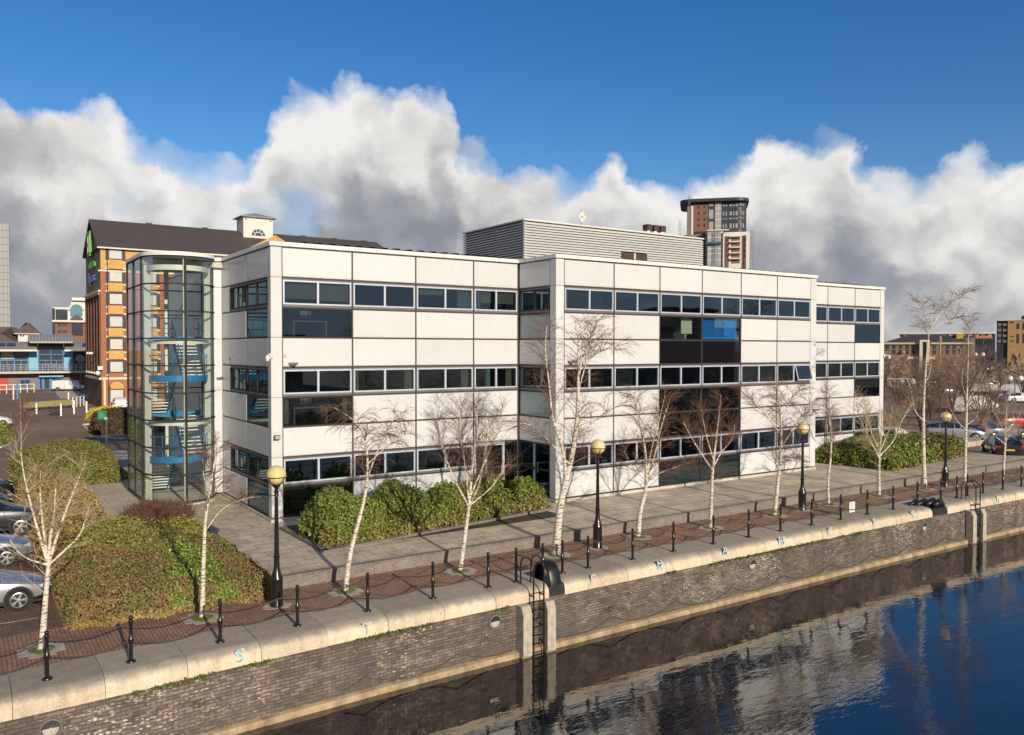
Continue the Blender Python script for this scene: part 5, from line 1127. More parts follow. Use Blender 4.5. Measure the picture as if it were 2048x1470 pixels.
car('coupe', M['silver'], 'silver two door car nearest the camera, its wheel beside the clipped hedge', (-10.62,-5.15,-.405), R(0), GL, near=True)
car('saloon', M['silver_b'], 'blue silver saloon, second car from the front of the left row', (-10.75,.60,-.405), R(1), GL, near=True)
car('suv', M['dark_grey'], 'dark grey off road car with pale wheel arches, third in the left row', (-10.05,6.1,-.41), R(-1), GL, near=True)
car('hatch', M['black_car'], 'small black hatchback, fourth in the left row', (-10.75,11.0,-.41), R(0), GL)
car('saloon', M['black_car'], 'black saloon at the far end of the left row', (-10.6,15.9,-.41), R(0), GL)
p = gz(30,853,-.41); car('hatch', M['white_car'], 'white car half cut by the left edge of the picture', (p.x-2.3,p.y+.9,-.41), R(0))
p = gz(241,823,-.41); car('suv', M['white_car'], 'white off road car seen from behind at the hotel corner', (p.x+.3,p.y+2.3,-.41), R(84))
p = gz(138,782,-.41); car('van', M['white_car'], 'white van parked before the blue fronted building', (p.x,p.y+.9,-.41), VYAW+R(4))
p = gz(1922,884,-.41); car('suv', M['silver_b'], 'silver off road car facing right behind the right hand hedge', (p.x+.5,p.y+.9,-.41), VYAW-R(14), 'cars parked at the right', near=True)
p = gz(1830,896,-.41); car('hatch', M['white_car'], 'white car mostly hidden behind the right hand hedge', (p.x,p.y+1.6,-.41), VYAW-R(12), 'cars parked at the right')
p = gz(2032,922,-.41); car('suv', M['black_car'], 'black car seen from behind at the right edge of the picture', (p.x+1.2,p.y+1.5,-.41), VYAW+R(72), 'cars parked at the right', near=True)
p = gz(2022,880,-.41); car('saloon', M['grey_car'], 'grey car behind the black one at the right edge', (p.x+.5,p.y+1.0,-.41), VYAW+R(8), 'cars parked at the right')
p = gz(2062,860,-.41); car('suv', M['red_car'], 'red car at the right edge behind the grey car', (p.x,p.y+1.0,-.41), VYAW+R(5), 'cars parked at the right')
p = gz(1918,826,-.41); car('van', M['white_car'], 'white van among the bare trees, left of the far car park lamp', (p.x,p.y,-.41), VYAW+R(60), 'vans in the far car park')
p = gz(1952,822,-.41); car('van', M['white_car'], 'second white van just right of the other one in the far car park', (p.x,p.y,-.41), VYAW+R(8), 'vans in the far car park')
rc = random.Random(8)
for i, (px_, py_, m_) in enumerate(((1985,775,'white_car'),(2015,752,'black_car'),(1970,742,'dark_grey'),(2040,745,'silver'),(1890,790,'grey_car'),(2005,800,'silver'),(2038,805,'white_car'),(1865,772,'dark_grey'))):
    p = gz(px_,py_,-.41); car('hatch', M[m_], '%s car in the far car park, %s' % ({'white_car':'white','black_car':'black','dark_grey':'dark','silver':'silver','grey_car':'grey'}[m_], ('left of the far right lamp','right below the orange block','under the double globe lamp','at the picture edge before the trees','behind the bare trees of the hedge','between the white vans and the grey car','at the picture edge above the red car','left of the bare trees near the metal sheds')[i]), (p.x,p.y,-.41), VYAW+R(rc.choice((0,90,20))), 'cars in the far car park')

# ================================================================== background buildings
M['roof_brown'] = plain('brown slate roof', (.075,.062,.060), .75, .12, .6, bump=.1); M['roof_red'] = plain('weathered tile roof', (.155,.115,.10), .85, .15, .5); M['cream_trim'] = plain('cream trim', (.72,.62,.46), .7, .06)
M['far_glass'] = plain('far window glass', (.05,.06,.075), .08, .2, .3, spec=.6); M['far_white'] = plain('far white render', (.70,.67,.60), .7, .06, .3); M['net'] = plain('net curtain', (.55,.55,.52), .6, .12, 6.)
M['dark_clad'] = plain('dark blue cladding', (.035,.040,.055), .5, .1, .2); M['blue_wall'] = plain('sky blue cladding', (.16,.42,.62), .5, .06, .4); M['blue_frame'] = plain('blue frame', (.05,.20,.45), .5, .08); M['metal_roof'] = plain('grey metal roof', (.30,.28,.26), .6, .1, .5)
M['grey_block'] = plain('grey blockwork', (.22,.20,.19), .85, .12, .5); M['red_sheet'] = plain('red banner', (.5,.035,.025), .6, .08); M['orange_clad'] = plain('orange cladding', (.40,.255,.115), .7, .06, .2); M['rust'] = plain('rusty ochre sheet', (.35,.19,.05), .8, .3, 2.)
M['shed'] = plain('grey metal shed', (.25,.28,.30), .5, .12, .5, metal=.3); M['tower_glass'] = plain('pale curtain wall', (.36,.37,.37), .3, .12, .1); M['green_sign'] = plain('green board', (.03,.24,.12), .5, .1); M['sign_green'] = plain('bright green letters', (.085,.30,.05), .5, .05); M['sign_blue'] = plain('blue letters', (.05,.10,.42), .4, .05)

# ---- hotel
HX, HY = 4.4, 81.8; HT = thing('hotel', 'red and buff brick hotel with dark pitched roof and white cupola', 'hotel', (HX,HY,-.41))
HL, HD, ZE, ZRG = 43.6, 14., 20.6, 24.9
cols_ = [1.72+4.1*i for i in range(10)]
MB().box(0,HL,.02,HD,0,17.55).build('wall', M['hotel_red'], HT)
MB().box(-.03,HL+.03,-.02,HD+.03,17.55,20.55).build('upper_wall', M['hotel_buff'], HT)
MB().box(-.02,1.,-.03,.02,0,17.5).build('corner_pier', M['hotel_red'], HT)
b = MB(); b.extr([(-.04,-.05,15.),(-.04,HD+.05,15.),(-.04,HD+.05,20.6),(-.04,HD/2,ZRG-.2),(-.04,-.05,20.6)], (.03,0,0)); b.build('gable_cladding', plain('brown gable cladding', (.25,.18,.125), .8, .12, .6), HT)
b = MB(); b.box(-.02,.0,0,HD,0,15.); b.build('gable_wall', M['hotel_brown'], HT)
b = MB()
for y in (.3,2.8,5.4,8.4,11.0,13.5): b.box(-.22,-.03,y-.3,y+.3,3.8,14.6)
b.build('gable_pier', M['hotel_brown'], HT)
for y in (4.0,7.0,9.8):
    for z in (3.9,6.8,9.7,12.6): MB().box(-.05,-.021,y-.35,y+.35,z,z+1.4).build('window', M['far_glass'], HT)
b = MB(); b.box(-.3,HL,-.10,.0,17.42,17.62); b.box(-.1,HL,-.10,.0,3.65,3.95); b.box(-.30,-.05,-.1,HD,3.65,3.95); b.box(-.34,-.05,-.1,HD,14.8,15.05)
b.build('string_course', M['cream_trim'], HT)
b = MB()
for y in np.arange(.4,HD,1.15): b.box(-.30,-.05,y-.12,y+.12,14.5,14.8); b.box(-.30,-.05,y-.12,y+.12,4.3,4.55)
b.build('corbel', M['cream_trim'], HT)
for i, x in enumerate(cols_[:5]):
    for k_ in range(6):
        z1 = 20.42-2.89*k_; z0 = z1-1.36
        w_ = MB().box(x-.80,x+.80,-.045,-.015,z0,z1).build('window', M['net'], HT)
        f = MB()
        for a0,a1,c0,c1 in ((x-.88,x-.72,z0-.06,z1+.06),(x+.72,x+.88,z0-.06,z1+.06),(x-.72,x+.72,z1-.02,z1+.06),(x-.72,x+.72,z0-.06,z0+.06)): f.box(a0,a1,-.09,-.02,c0,c1)
        f.build('frame', M['dark_clad'], w_)
        r_ = MB(); zq = z1+(.2 if k_ else .1); r_.box(x-1.15,x-.88,-.06,.0,z0-.25,zq); r_.box(x+.88,x+1.15,-.06,.0,z0-.25,zq); r_.box(x-.88,x+.88,-.06,.0,z1+.06,z1+(.3 if k_ else .12)); r_.build('surround', plain('dark brick surround', (.085,.062,.055), .85, .1), w_) if i == 0 and k_ == 0 else r_.build('surround', bpy.data.materials['dark brick surround'], w_)
        q_ = MB()
        for sx in (-1,1):
            if k_: q_.box(x+sx*1.02-.15,x+sx*1.02+.15,-.08,.0,z1+.2,z1+.42)
            q_.box(x+sx*1.02-.15,x+sx*1.02+.15,-.08,.0,z0-.45,z0-.25)
        q_.build('corner_block', M['cream_trim'], w_)
        if k_ < 5: MB().box(x-.88,x+.88,-.05,.01,z0-1.40,z0-.14).build('spandrel', M['hotel_buff'], HT)
    w_ = MB().box(x-.8,x+.8,-.045,-.015,.75,2.35).build('window', M['net'], HT); f = MB()
    for a0,a1,c0,c1 in ((x-.9,x-.74,.7,2.45),(x+.74,x+.9,.7,2.45),(x-.74,x+.74,2.33,2.45)): f.box(a0,a1,-.08,-.02,c0,c1)
    f.build('frame', M['dark_clad'], w_)
    MB().extr([(x+.88*math.cos(a),-.03,2.5+.88*math.sin(a)) for a in np.linspace(0,math.pi,13)], (0,.02,0)).build('arch_panel', M['hotel_buff'], HT)
MB().tube([(1.05+.0,-.09,.2),(1.05-.5,-.09,.2)] if False else [(.75,-.09,.2),(.75,-.09,20.4)], .06, 6).build('downpipe', M['dark_clad'], HT)
MB().box(.2,.42,-.12,-.03,.1,3.6).build('pale_pilaster', M['cream_trim'], HT)
rf = MB(); e = .45
rf.add([(-e,-e,20.45),(HL,-e,20.45),(HL-2.5,HD/2,ZRG),(-e,HD/2,ZRG),(-e,HD+e,20.45),(HL,HD+e,20.45)], [(0,1,2,3),(3,2,5,4),(1,5,2)]); rf.add([(-e,-e,20.33),(HL,-e,20.33),(HL,HD+e,20.33),(-e,HD+e,20.33)], [(0,3,2,1)]); rf.add([(-e,-e,20.33),(-e,HD/2,ZRG-.2),(-e,HD+e,20.33),(-e,HD+e,20.45),(-e,HD/2,ZRG),(-e,-e,20.45)], [(0,1,4,5),(1,2,3,4)])
RFo = rf.build('roof', M['roof_brown'], HT)
b = MB(); b.box(-e,HL,-e-.12,-e,20.30,20.48); b.build('gutter', M['far_white'], RFo)
b = MB()
for x in (7,14.5,29,34,39): b.box(x-.4,x+.4,HD/2-.15,HD/2+.15,ZRG-.05,ZRG+.12)
b.build('ridge_vent', M['roof_brown'], RFo)
a = at(546,476,HY); az_ = a.z+.41; ax = a.x-HX
pd = MB(); pd.extr([(ax-4.6,-.9,az_-2.6),(ax,-.9,az_),(ax+4.6,-.9,az_-2.6)], (0,4.,0)); pd.build('front_gable', M['hotel_buff'], HT)
b = MB()
for s in (-1,1): b.extr([(ax,-.98,az_),(ax+s*4.9,-.98,az_-2.77),(ax+s*4.9,-.98,az_-2.45),(ax,-.98,az_+.3)], (0,.25,0))
b.build('barge_board', M['hotel_buff'], HT)
# cupola
c0 = at(487,475,HY+5.2); c1 = at(546,470,HY+5.2); cx0, cx1 = c0.x-HX, c1.x-HX; zt_ = at(516,434,HY+5.2).z+.41
CU = MB().box(cx0,cx1,5.2,8.6,22.6,zt_).build('cupola', M['far_white'], HT)
mx_ = (cx0+cx1)/2; MB().add([(cx0-.45,4.75,zt_),(cx1+.45,4.75,zt_),(cx1+.45,9.05,zt_),(cx0-.45,9.05,zt_),(mx_,6.9,zt_+.8),(cx0-.45,4.75,zt_-.12),(cx1+.45,4.75,zt_-.12),(cx1+.45,9.05,zt_-.12),(cx0-.45,9.05,zt_-.12)], [(0,1,4),(1,2,4),(2,3,4),(3,0,4),(5,6,1,0),(6,7,2,1),(7,8,3,2),(8,5,0,3),(8,7,6,5)]).build('cupola_roof', plain('lead grey roof', (.27,.29,.28), .6, .1), CU)
fw = MB(); zc = 24.15
for i in range(5):
    a0, a1 = math.pi*(i+.08)/5, math.pi*(i+.92)/5; fw.extr([(mx_+.62*math.cos(a0),5.17,zc+.62*math.sin(a0)),(mx_+1.0*math.cos(a0),5.17,zc+1.0*math.sin(a0)),(mx_+1.0*math.cos((a0+a1)/2),5.17,zc+1.0*math.sin((a0+a1)/2)),(mx_+1.0*math.cos(a1),5.17,zc+1.0*math.sin(a1)),(mx_+.62*math.cos(a1),5.17,zc+.62*math.sin(a1))], (0,.02,0))
fw.extr([(mx_+.5*math.cos(a),5.17,zc+.5*math.sin(a)) for a in np.linspace(0,math.pi,9)], (0,.02,0)); fw.build('fan_window', M['dark_clad'], CU)
fs = MB()
for s in (cx0+.35,cx1-.35): fs.box(s-.1,s+.1,5.16,5.195,zt_-.55,zt_-.35)
fs.build('vent', M['dark_clad'], CU)
MB().box(mx_-.55,mx_+.55,5.17,5.195,22.95,23.5).build('louvre_panel', M['cream_trim'], CU)
# hotel sign on the gable: green slab with an H, the two words under it
def wall_text(txt, size, m, parent, name, y, z, x=-.24, dep=.06, bold=.0):
    me = text_mesh(txt, size, dep, bold); b = MB(); b.add([(v.co.z, -v.co.x, v.co.y) for v in me.vertices], [tuple(p.vertices) for p in me.polygons]); o = b.build(name, m, parent); o.location = (x, y, z); return o
HS = thing('hotel_sign', 'green slab with blue and green lettering on the dark hotel gable', 'sign', (HX,HY,-.41))
MB().box(-.55,-.06,HD/2-1.15,HD/2+1.15,19.9,23.2).build('slab', M['sign_green'], HS)
wall_text('H', 3.0, M['far_white'], HS, 'letter', HD/2, 20.5, -.57, .02, .06)
wall_text('Holiday Inn', 1.55, M['sign_green'], HS, 'lettering', HD/2-.1, 18.4, -.2, .10, .02); wall_text('Express', 1.8, M['sign_blue'], HS, 'lettering', HD/2-.1, 16.5, -.2, .10, .02)
fl_ = MB(); 
for i, y in enumerate((2.5,4.6)):
    t_ = thing('floodlight', 'white floodlight on the hotel gable, %s of a pair' % ('nearer' if i == 0 else 'farther'), 'floodlight', (HX,HY+y,6.9-.41), 0, 'hotel gable floodlights')
    MB().tube([(-.05,0,0),(-.8,0,.1)], .05, 6).build('arm', M['dark_clad'], t_); MB().box(-1.2,-.7,-.25,.25,.0,.28).build('housing', M['white_plastic'], t_, bevel=.04)
t_ = thing('security_camera', 'white camera cluster on the hotel corner above the ground floor', 'camera', (HX,HY,4.3)); MB().box(-.5,.1,-.5,-.1,.2,.7).build('housing', M['white_plastic'], t_, bevel=.06); MB().sphere((-.5,-.4,-.2), .3, 10, 8).build('dome', M['white_plastic'], t_, smooth=True); MB().tube([(0,0,.4),(-.5,-.4,.3)], .06, 6).build('arm', M['white_plastic'], t_)

# ---- helper: buildings that stand square to the view
class View:                                    # local x to the right, y away from the camera, z up from the ground
    def __init__(s, name, label, cat, pxc, d, group=None):
        s.d = d; s.pxc = pxc; s.p = fd(pxc, 700, d); r = ray(pxc, 700); s.h = Vector((r.x, r.y)).normalized(); s.u = Vector((s.h.y, -s.h.x))
        s.root = thing(name, label, cat, (s.p.x,s.p.y,-.41), math.atan2(s.u.y, s.u.x), group)
    def x(s, px):
        r = ray(px, 700); t = (Vector((s.p.x-CAM.x, s.p.y-CAM.y))).dot(s.h)/(r.x*s.h.x+r.y*s.h.y); q = CAM+r*t
        return (q.x-s.p.x)*s.u.x+(q.y-s.p.y)*s.u.y
    def z(s, py, px=None): return fd(s.pxc if px is None else px, py, s.d).z+.41
    def box(s, b, px0, px1, py0, py1, y0, y1, mi=0): return b.box(s.x(px0), s.x(px1), y0, y1, s.z(py1), s.z(py0), mi)
    def part(s, name, m, rects, y0, y1, parent=None):
        b = MB()
        for r in rects: b.box(s.x(r[0]), s.x(r[1]), y0, y1, s.z(r[3]) if r[3] is not None else 0., s.z(r[2]))
        return b.build(name, m, parent or s.root)

# tall slab at the far left
v = View('glass_tower', 'tall pale glass office tower cut by the left edge', 'tower', 21, 340)
W_ = v.part('wall', plain('pale tower panels', (.33,.33,.32), .6, .06, .1), [(-90,21,447,None)], 0, 25)
b = MB(); 
for k_ in range(16): z = v.z(447+14*k_); b.box(v.x(-90)-.05, v.x(21)+.12, -.15, 25.1, z-.25, z)
for k_ in range(14): x = v.x(-90+8.2*k_); b.box(x-.12, x+.12, -.22, .0, 0, v.z(447))
b.build('floor_band', M['grey_frame'], W_)
# hipped roofs behind the blue fronted building
v = View('tiled_house', 'long low building with brown hipped tile roofs behind the blue fronted one', 'building', 80, 190)
v.part('wall', M['far_buff'], [(-120,112,690,None)], 0, 26)
def hip(v, px0, px1, y0, y1, pe, pr, ins, m, name='roof', parent=None):
    x0,x1 = v.x(px0),v.x(px1); ze,zr_ = v.z(pe),v.z(pr); ym = (y0+y1)/2
    b = MB().add([(x0,y0,ze),(x1,y0,ze),(x1,y1,ze),(x0,y1,ze),(x0+ins,ym,zr_),(x1-ins,ym,zr_)], [(0,1,5,4),(1,2,5),(2,3,4,5),(3,0,4),(3,2,1,0)]); return b.build(name, m, parent or v.root)
hip(v,-130,115,-1,27,692,652,9,M['roof_red']); hip(v,26,84,-4,8,669,645,3.2,M['roof_red']); hip(v,-40,40,-6,9,688,655,6,M['roof_red'])
v.part('dormer', M['far_white'], [(37,57,668,688)], -3.5, 2); v.part('eave', M['cream_trim'], [(30,80,667.5,669)], -4.1, -3.6)
v.part('dormer_window', M['far_glass'], [(41,44,669,674),(46,49,669,674)], -3.55, -3.5)
# office block with a cream arch
v = View('arched_office', 'distant cream and red brick office with a blue arched gable window', 'building', 140, 390)
v.part('wall', M['far_red'], [(106,190,644,None)], 1, 30); v.part('upper_wall', M['far_white'], [(106,143,615,644),(143,190,604,644)], 0, 30); v.part('roof_block', M['far_white'], [(145,190,594,603)], 4, 24)
v.part('window', M['far_glass'], [(112,136,619,640)], -.3, 0); v.part('window', M['far_glass'], [(145,190,600,604),(150,190,603.5,606)], 3.5, 4); v.part('corner_glass', M['far_glass'], [(105,111,617,672)], -.35, 6)
for x in (118,122.5,128,132.5):
    for y in (647,660): v.part('window', M['far_glass'], [(x-1.6,x+1.6,y,y+6)], .8, 1.)
v.part('glazed_bay', M['far_glass'], [(144,166,646,670)], .4, 1.)
b = MB(); xa, zb = v.x(153.5), v.z(628)
b.extr([(xa+r_*math.cos(a), -.5, zb+v.z(610)-v.z(618)+r_*math.sin(a)) for a,r_ in [(a,2.6) for a in np.linspace(0,math.pi,13)]] + [(xa-2.6,-.5,zb-1.),(xa+2.6,-.5,zb-1.)], (0,.4,0)); b.build('arch_window', plain('blue green glass', (.12,.26,.32), .15, .1), v.root)
b = MB(); b.tube([(xa+3.0*math.cos(a),-.5,zb+1.9+3.0*math.sin(a)) for a in np.linspace(0,math.pi,13)], .5, 6); b.build('arch_surround', M['far_white'], v.root)
b = MB(); b.extr([(v.x(141),-.6,v.z(637)),(v.x(154),-.6,v.z(628)),(v.x(167),-.6,v.z(637)),(v.x(167),-.6,v.z(640)),(v.x(141),-.6,v.z(640))], (0,.5,0)); b.build('pediment', M['dark_clad'], v.root)
v.part('string_course', M['cream_trim'], [(105,190,640.5,644.5)], -.8, .5)
# blue fronted waterside building
v = View('blue_fronted_building', 'two storey building with sky blue panels, glazed balcony and curved metal roofs', 'building', 90, 153)
v.part('ground_wall', M['grey_block'], [(-60,185,745,None)], 0, 14); v.part('upper_wall', M['dark_clad'], [(-60,185,696,745)], .6, 14)
for a0,a1 in ((57,76),(127.5,146)): v.part('blue_panel', M['blue_wall'], [(a0,a1,702,741)], .1, .6)
v.part('centre_wall', M['dark_clad'], [(76,127,684,745)], .5, 14)
for x0,x1 in ((-40,-20),(-20,0),(0,28),(28,56),(147,170)):
    w_ = v.part('window', M['far_glass'], [(x0+1,x1-1,703,741)], .4, .55); v.part('frame', M['blue_frame'], [(x0+1,x1-1,719,721.5),(x0+.3,x0+1.6,703,741),((x0+x1)/2-.6,(x0+x1)/2+.6,721,741),(x1-1.6,x1-.3,703,741)], .25, .4, w_)
w_ = v.part('blind', plain('pale green blind', (.42,.45,.30), .7, .05), [(2,28,704,718)], .3, .39)
w_ = v.part('window', M['far_glass'], [(77,126,692,741)], .35, .48); v.part('frame', M['blue_frame'], [(77,126,695,697),(77,126,708,709.5),(77,126,720,721.5),(101,102.5,692,741),(77,78.2,692,741),(125,126.2,692,741),(90,91.3,721,741),(112,113.3,721,741)], .2, .35, w_)
v.part('balcony', M['conc'], [(-60,185,742,746)], -2.5, .6)
b = MB()
for k_ in range(22): x = v.x(-58+11*k_); b.tube([(x,-2.45,v.z(742)),(x,-2.45,v.z(728))], .04, 5)
for y in (728,731.5,735,738.5): b.tube([(v.x(-60),-2.45,v.z(y)),(v.x(185),-2.45,v.z(y))], .03, 5)
b.build('railing', M['alu'], v.root)
def croof(px0, px1, pe, pr, y0, y1):
    n = 8; pts = [(y0+(y1-y0)*i/n, v.z(pe)+(v.z(pr)-v.z(pe))*math.sin(math.pi/2*i/n)) for i in range(n+1)]; b = MB()
    b.extr([(v.x(px0),y,z) for y,z in pts]+[(v.x(px0),y1,v.z(pe)),], (v.x(px1)-v.x(px0),0,0)); return b.build('metal_roof', M['metal_roof'], v.root)
croof(-60,74,699,683,-3,5); croof(129,185,699,683,-3,5); croof(56,148,684,668,-3.4,7)
v.part('roof_edge', M['far_white'], [(-60,75,699,702.5),(128,185,699,702.5),(60,145,683,686)], -3.2, -2.9)
M['roof_glazing'] = plain('roof glazing', (.03,.045,.10), .1, .1)
for q in ((-2,12,686,691),(14,32,686,691),(164,180,686,692)): v.part('roof_light', M['roof_glazing'], [q], -1.6, -1.4)
b = MB()
for k_ in range(14): x = v.x(60+6.4*k_); b.tube([(x,-3.3,v.z(681.5)),(x,-1.0,v.z(674.5)),(x,2.,v.z(670)),(x,6.8,v.z(667.6))], .06, 4)
b.build('roof_seam', M['alu'], v.root)
d_ = v.part('door', M['blue_frame'], [(77,126,753,778)], -.12, -.02); v.part('door_glass', M['far_glass'], [(79,83,757,777),(88,98,757,777),(104,113,757,777),(116,122,757,777)], -.18, -.12, d_); v.part('canopy', M['blue_wall'], [(77,126,751,754)], -1.2, 0)
w_ = v.part('window', M['far_glass'], [(40,59,759,771)], -.1, -.02); v.part('frame', M['blue_frame'], [(39,60,757.5,759.5),(39,60,770.5,772),(39,40.3,757.5,772),(49,50,759,771),(58.7,60,757.5,772)], -.16, -.1, w_)
for a0,a1,y0_,y1_,l in ((-6,17,756,781,'red banner with a white word at the left edge, on the grey wall'),(147,163,757,769,'red banner behind the white van')):
    q = v.p; t_ = thing('banner', l, 'banner', tuple(v.root.location), v.root.rotation_euler.z, 'red banners on the blue fronted building'); t_b = MB().box(v.x(a0),v.x(a1),-.30,-.25,v.z(y1_),v.z(y0_)).build('sheet', M['red_sheet'], t_)
    q = MB(); q.box(v.x(a0+6),v.x(a1-4),-.315,-.302,v.z((y0_+y1_)/2+1),v.z((y0_+y1_)/2-1)); q.build('print', M['white_plastic'], t_)
p = fd(160,717,140); t_ = thing('satellite_dish', 'round grey dish on a pole beside the hotel gable', 'dish', (p.x,p.y,-.41), VYAW)
MB().tube([(0,.1,0),(0,.1,p.z+.4)], .06, 6).build('pole', M['grey_frame'], t_); MB().lathe([(.0,.12),(.4,.08),(.72,-.02),(.74,.02),(.4,.14),(.0,.18)], 22, (0,0,p.z+.4), M=Matrix.Rotation(R(-80),3,'X')).build('dish', plain('grey dish', (.20,.20,.19), .5, .05), t_, smooth='auto')

# ---- street bits at the left
def at_g(px, py): return gz(px, py, -.41)
def rail(name, label, a, b_, h, m, n, posts=True, cat='railing', group=None, bars=(1.,.5)):
    d = b_-a; L = d.length; t_ = thing(name, label, cat, tuple(a), math.atan2(d.y,d.x), group); q = MB()
    for k_ in bars: q.box(0,L,-.04,.04,h*k_-.06,h*k_+.04)
    q.build('rail', m, t_)
    if posts:
        for i in range(n+1): MB().box(L*i/n-.06,L*i/n+.06,-.06,.06,0,h).build('post', m, t_)
    return t_
rail('railing', 'white railing in front of the blue fronted building', at_g(-30,789), at_g(68,785), 1.5, M['white_paint'], 7)
rail('railing', 'white metal railing beside the hotel gable', at_g(146,815), at_g(168,811), 1.3, M['white_paint'], 3, bars=(1.,.66,.33))
for i, (px_, py_, h) in enumerate(((137,806,1.5),(148,828,1.6),(173,826,1.4),(27,800,2.0),(73,828,1.3),(122,832,1.4))):
    p = at_g(px_,py_); o = MB().box(-.09,.09,-.09,.09,0,h).build('white_post', M['white_paint'], bevel=.02); o.location = (p.x,p.y,-.41); tag(o, 'white post %s' % ('by the hotel railing','before the hotel railing','at the hotel gable corner','left of the blue sign post','at the left end of the ochre wall','right of the dark ramp')[i], 'post', 'white posts on the car park')
p = at_g(35,798); o = MB().box(-.12,.12,-.12,.12,0,2.3).build('blue_post', M['blue_frame']); o.location = (p.x,p.y,-.41); tag(o, 'blue ticket post at the left of the car park', 'post')
a, b_ = at_g(52,822), at_g(146,815); d = b_-a; t_ = thing('ochre_wall', 'low ochre wall with dark posts across the far car park', 'wall', tuple(a), math.atan2(d.y,d.x)); L = d.length
MB().box(0,L,0,.4,.35,1.05).build('beam', plain('ochre concrete', (.33,.28,.13), .9, .2, 1.), t_)
for x in (.2,L*.2,L*.5,L*.75,L-.2): MB().box(x-.12,x+.12,.05,.35,0,.35).build('leg', M['dark_clad'], t_)
a = at_g(98,831); t_ = thing('ramp', 'dark sloping ramp panel leaning on the ochre wall', 'ramp', (a.x,a.y,-.41), VYAW); MB().extr([(0,0,0),(1.5,0,.15),(1.5,0,1.3),(0,0,.5)], (0,.15,0)).build('panel', M['dark_clad'], t_); MB().tube([(0,-.02,.3),(1.5,-.02,.8)], .03, 5).build('rail', M['grey_block'], t_)
p = at_g(213,884); t_ = thing('green_sign', 'green signboard on a white post behind the tall clipped hedge', 'sign', (p.x,p.y,-.41), VYAW)
hz = fd(213,838,(Vector(p)-CAM).dot(FW)).z+.41; k_ = (Vector(p)-CAM).dot(FW)/FPX
MB().tube([(0,0,0),(0,0,hz)], .07, 8).build('post', M['white_paint'], t_); MB().box(-16*k_,2*k_,-.10,-.05,hz-1*k_,hz+17*k_).build('board', M['green_sign'], t_); q = MB()
for j in range(3): q.box(-13*k_,-1*k_-j*2*k_,-.112,-.102,hz+(4+3.5*j)*k_,hz+(5+3.5*j)*k_)
q.build('print', plain('pale green print', (.2,.5,.32), .6, .1), t_); MB().box(-3*k_,3*k_,-.12,-.02,hz-.5*k_,hz+3*k_).build('clamp', M['white_plastic'], t_)
struct(MB().prism([(gz(x,y).x,gz(x,y).y) for x,y in ((110,783),(150,780),(185,795),(120,797))], -.411, -.404).build('paved_crossing', M['slab_pale']))
q = MB(); a, b_ = at_g(165,850), at_g(202,848); d = (b_-a).normalized(); q.fbox((a.x,a.y),(d.x,d.y),(-d.y,d.x),0,(b_-a).length,-.1,.1,0-.41,-.29)
for (x0,y0),(x1,y1) in (((0,896),(18,890)),((165,851),(178,862)),((182,874),(250,878))):
    a, b_ = at_g(x0,y0), at_g(x1,y1); d = (b_-a).normalized(); q.fbox((a.x,a.y),(d.x,d.y),(-d.y,d.x),0,(b_-a).length,-.1,.1,-.41,-.29)
struct(q.build('kerb', M['conc']))

# ---- right background
v = View('arched_brick_building', 'brown brick building with cream central arch and hipped roof beyond the bare trees', 'building', 1800, 200)
v.part('wall', M['far_pink'], [(1765,1944,688,None)], 0, 22); v.part('cornice', M['cream_trim'], [(1763,1946,685,688.5)], -.5, 22.3); v.part('stone_band', M['cream_trim'], [(1815,1870,713,718)], -.3, 0)
hip(v,1762,1947,-.6,23,686,667,7,M['roof_brown'])
for i in range(13):
    x = 1772+13.4*i
    if 1838 < x < 1860: continue
    w_ = v.part('window', M['far_glass'], [(x,x+6,690,708)], -.08, .0); v.part('transom', M['far_pink'], [(x,x+6,698,700)], -.12, -.08, w_)
pt_ = v.part('portal', M['cream_trim'], [(1839,1845,680,None),(1853,1859,680,None),(1845,1853,680,684)], -1.2, 0); v.part('portal_glass', M['far_glass'], [(1845,1853,684,716)], -.6, 0, pt_)
b = MB(); b.tube([(v.x(1880),-2,0),(v.x(1880),-2,v.z(672))], .18, 6); fp = b.build('chimney_pole', plain('pale red mast', (.55,.33,.25), .7, .1)); fp.location = v.root.location; fp.rotation_euler = v.root.rotation_euler; tag(fp, 'thin pale red mast in front of the arched brick building', 'mast')
v = View('long_white_roofed_block', 'long distant block with a white roof line and window strip', 'building', 1800, 330)
v.part('wall', M['dark_clad'], [(1800,1990,668,None)], 0, 30); v.part('roof_edge', M['far_white'], [(1798,1991,665,668.5)], -.6, 31); v.part('orange_panel', plain('salmon panel', (.5,.24,.15), .7, .06), [(1950,1984,673,677.5)], -.4, 0); v.part('grey_wall', M['grey_block'], [(1930,1950,676,None)], -.3, 0)
for i in range(14): v.part('window', M['tower_glass'] if i%3 else M['far_pink'], [(1806+13*i,1814+13*i,669.5,673)], -.2, 0)
v.part('yellow_box', plain('yellow plant box', (.60,.40,.02), .6, .05), [(1912,1926,669,678)], -2, -.3)
for i in range(6): v.part('window', M['far_glass'], [(1953+6*i,1955.5+6*i,680,690)], -.2, 0)
v = View('orange_block', 'orange clad apartment block with dark balconies at the right edge', 'apartment block', 1994, 260)
v.part('wall', M['orange_clad'], [(2015,2110,641,None)], 0, 20); dk = v.part('balcony_wing', M['dark_clad'], [(1993,2015,642,None)], .6, 20); v.part('roof_edge', M['far_white'], [(1992.5,2111,640,641.6)], -.3, 20.4)
for x in (1995,2005.5):
    for y in (647,658,669,680): v.part('balcony', M['grey_block'], [(x,x+7,y,y+5)], .2, .6, dk)
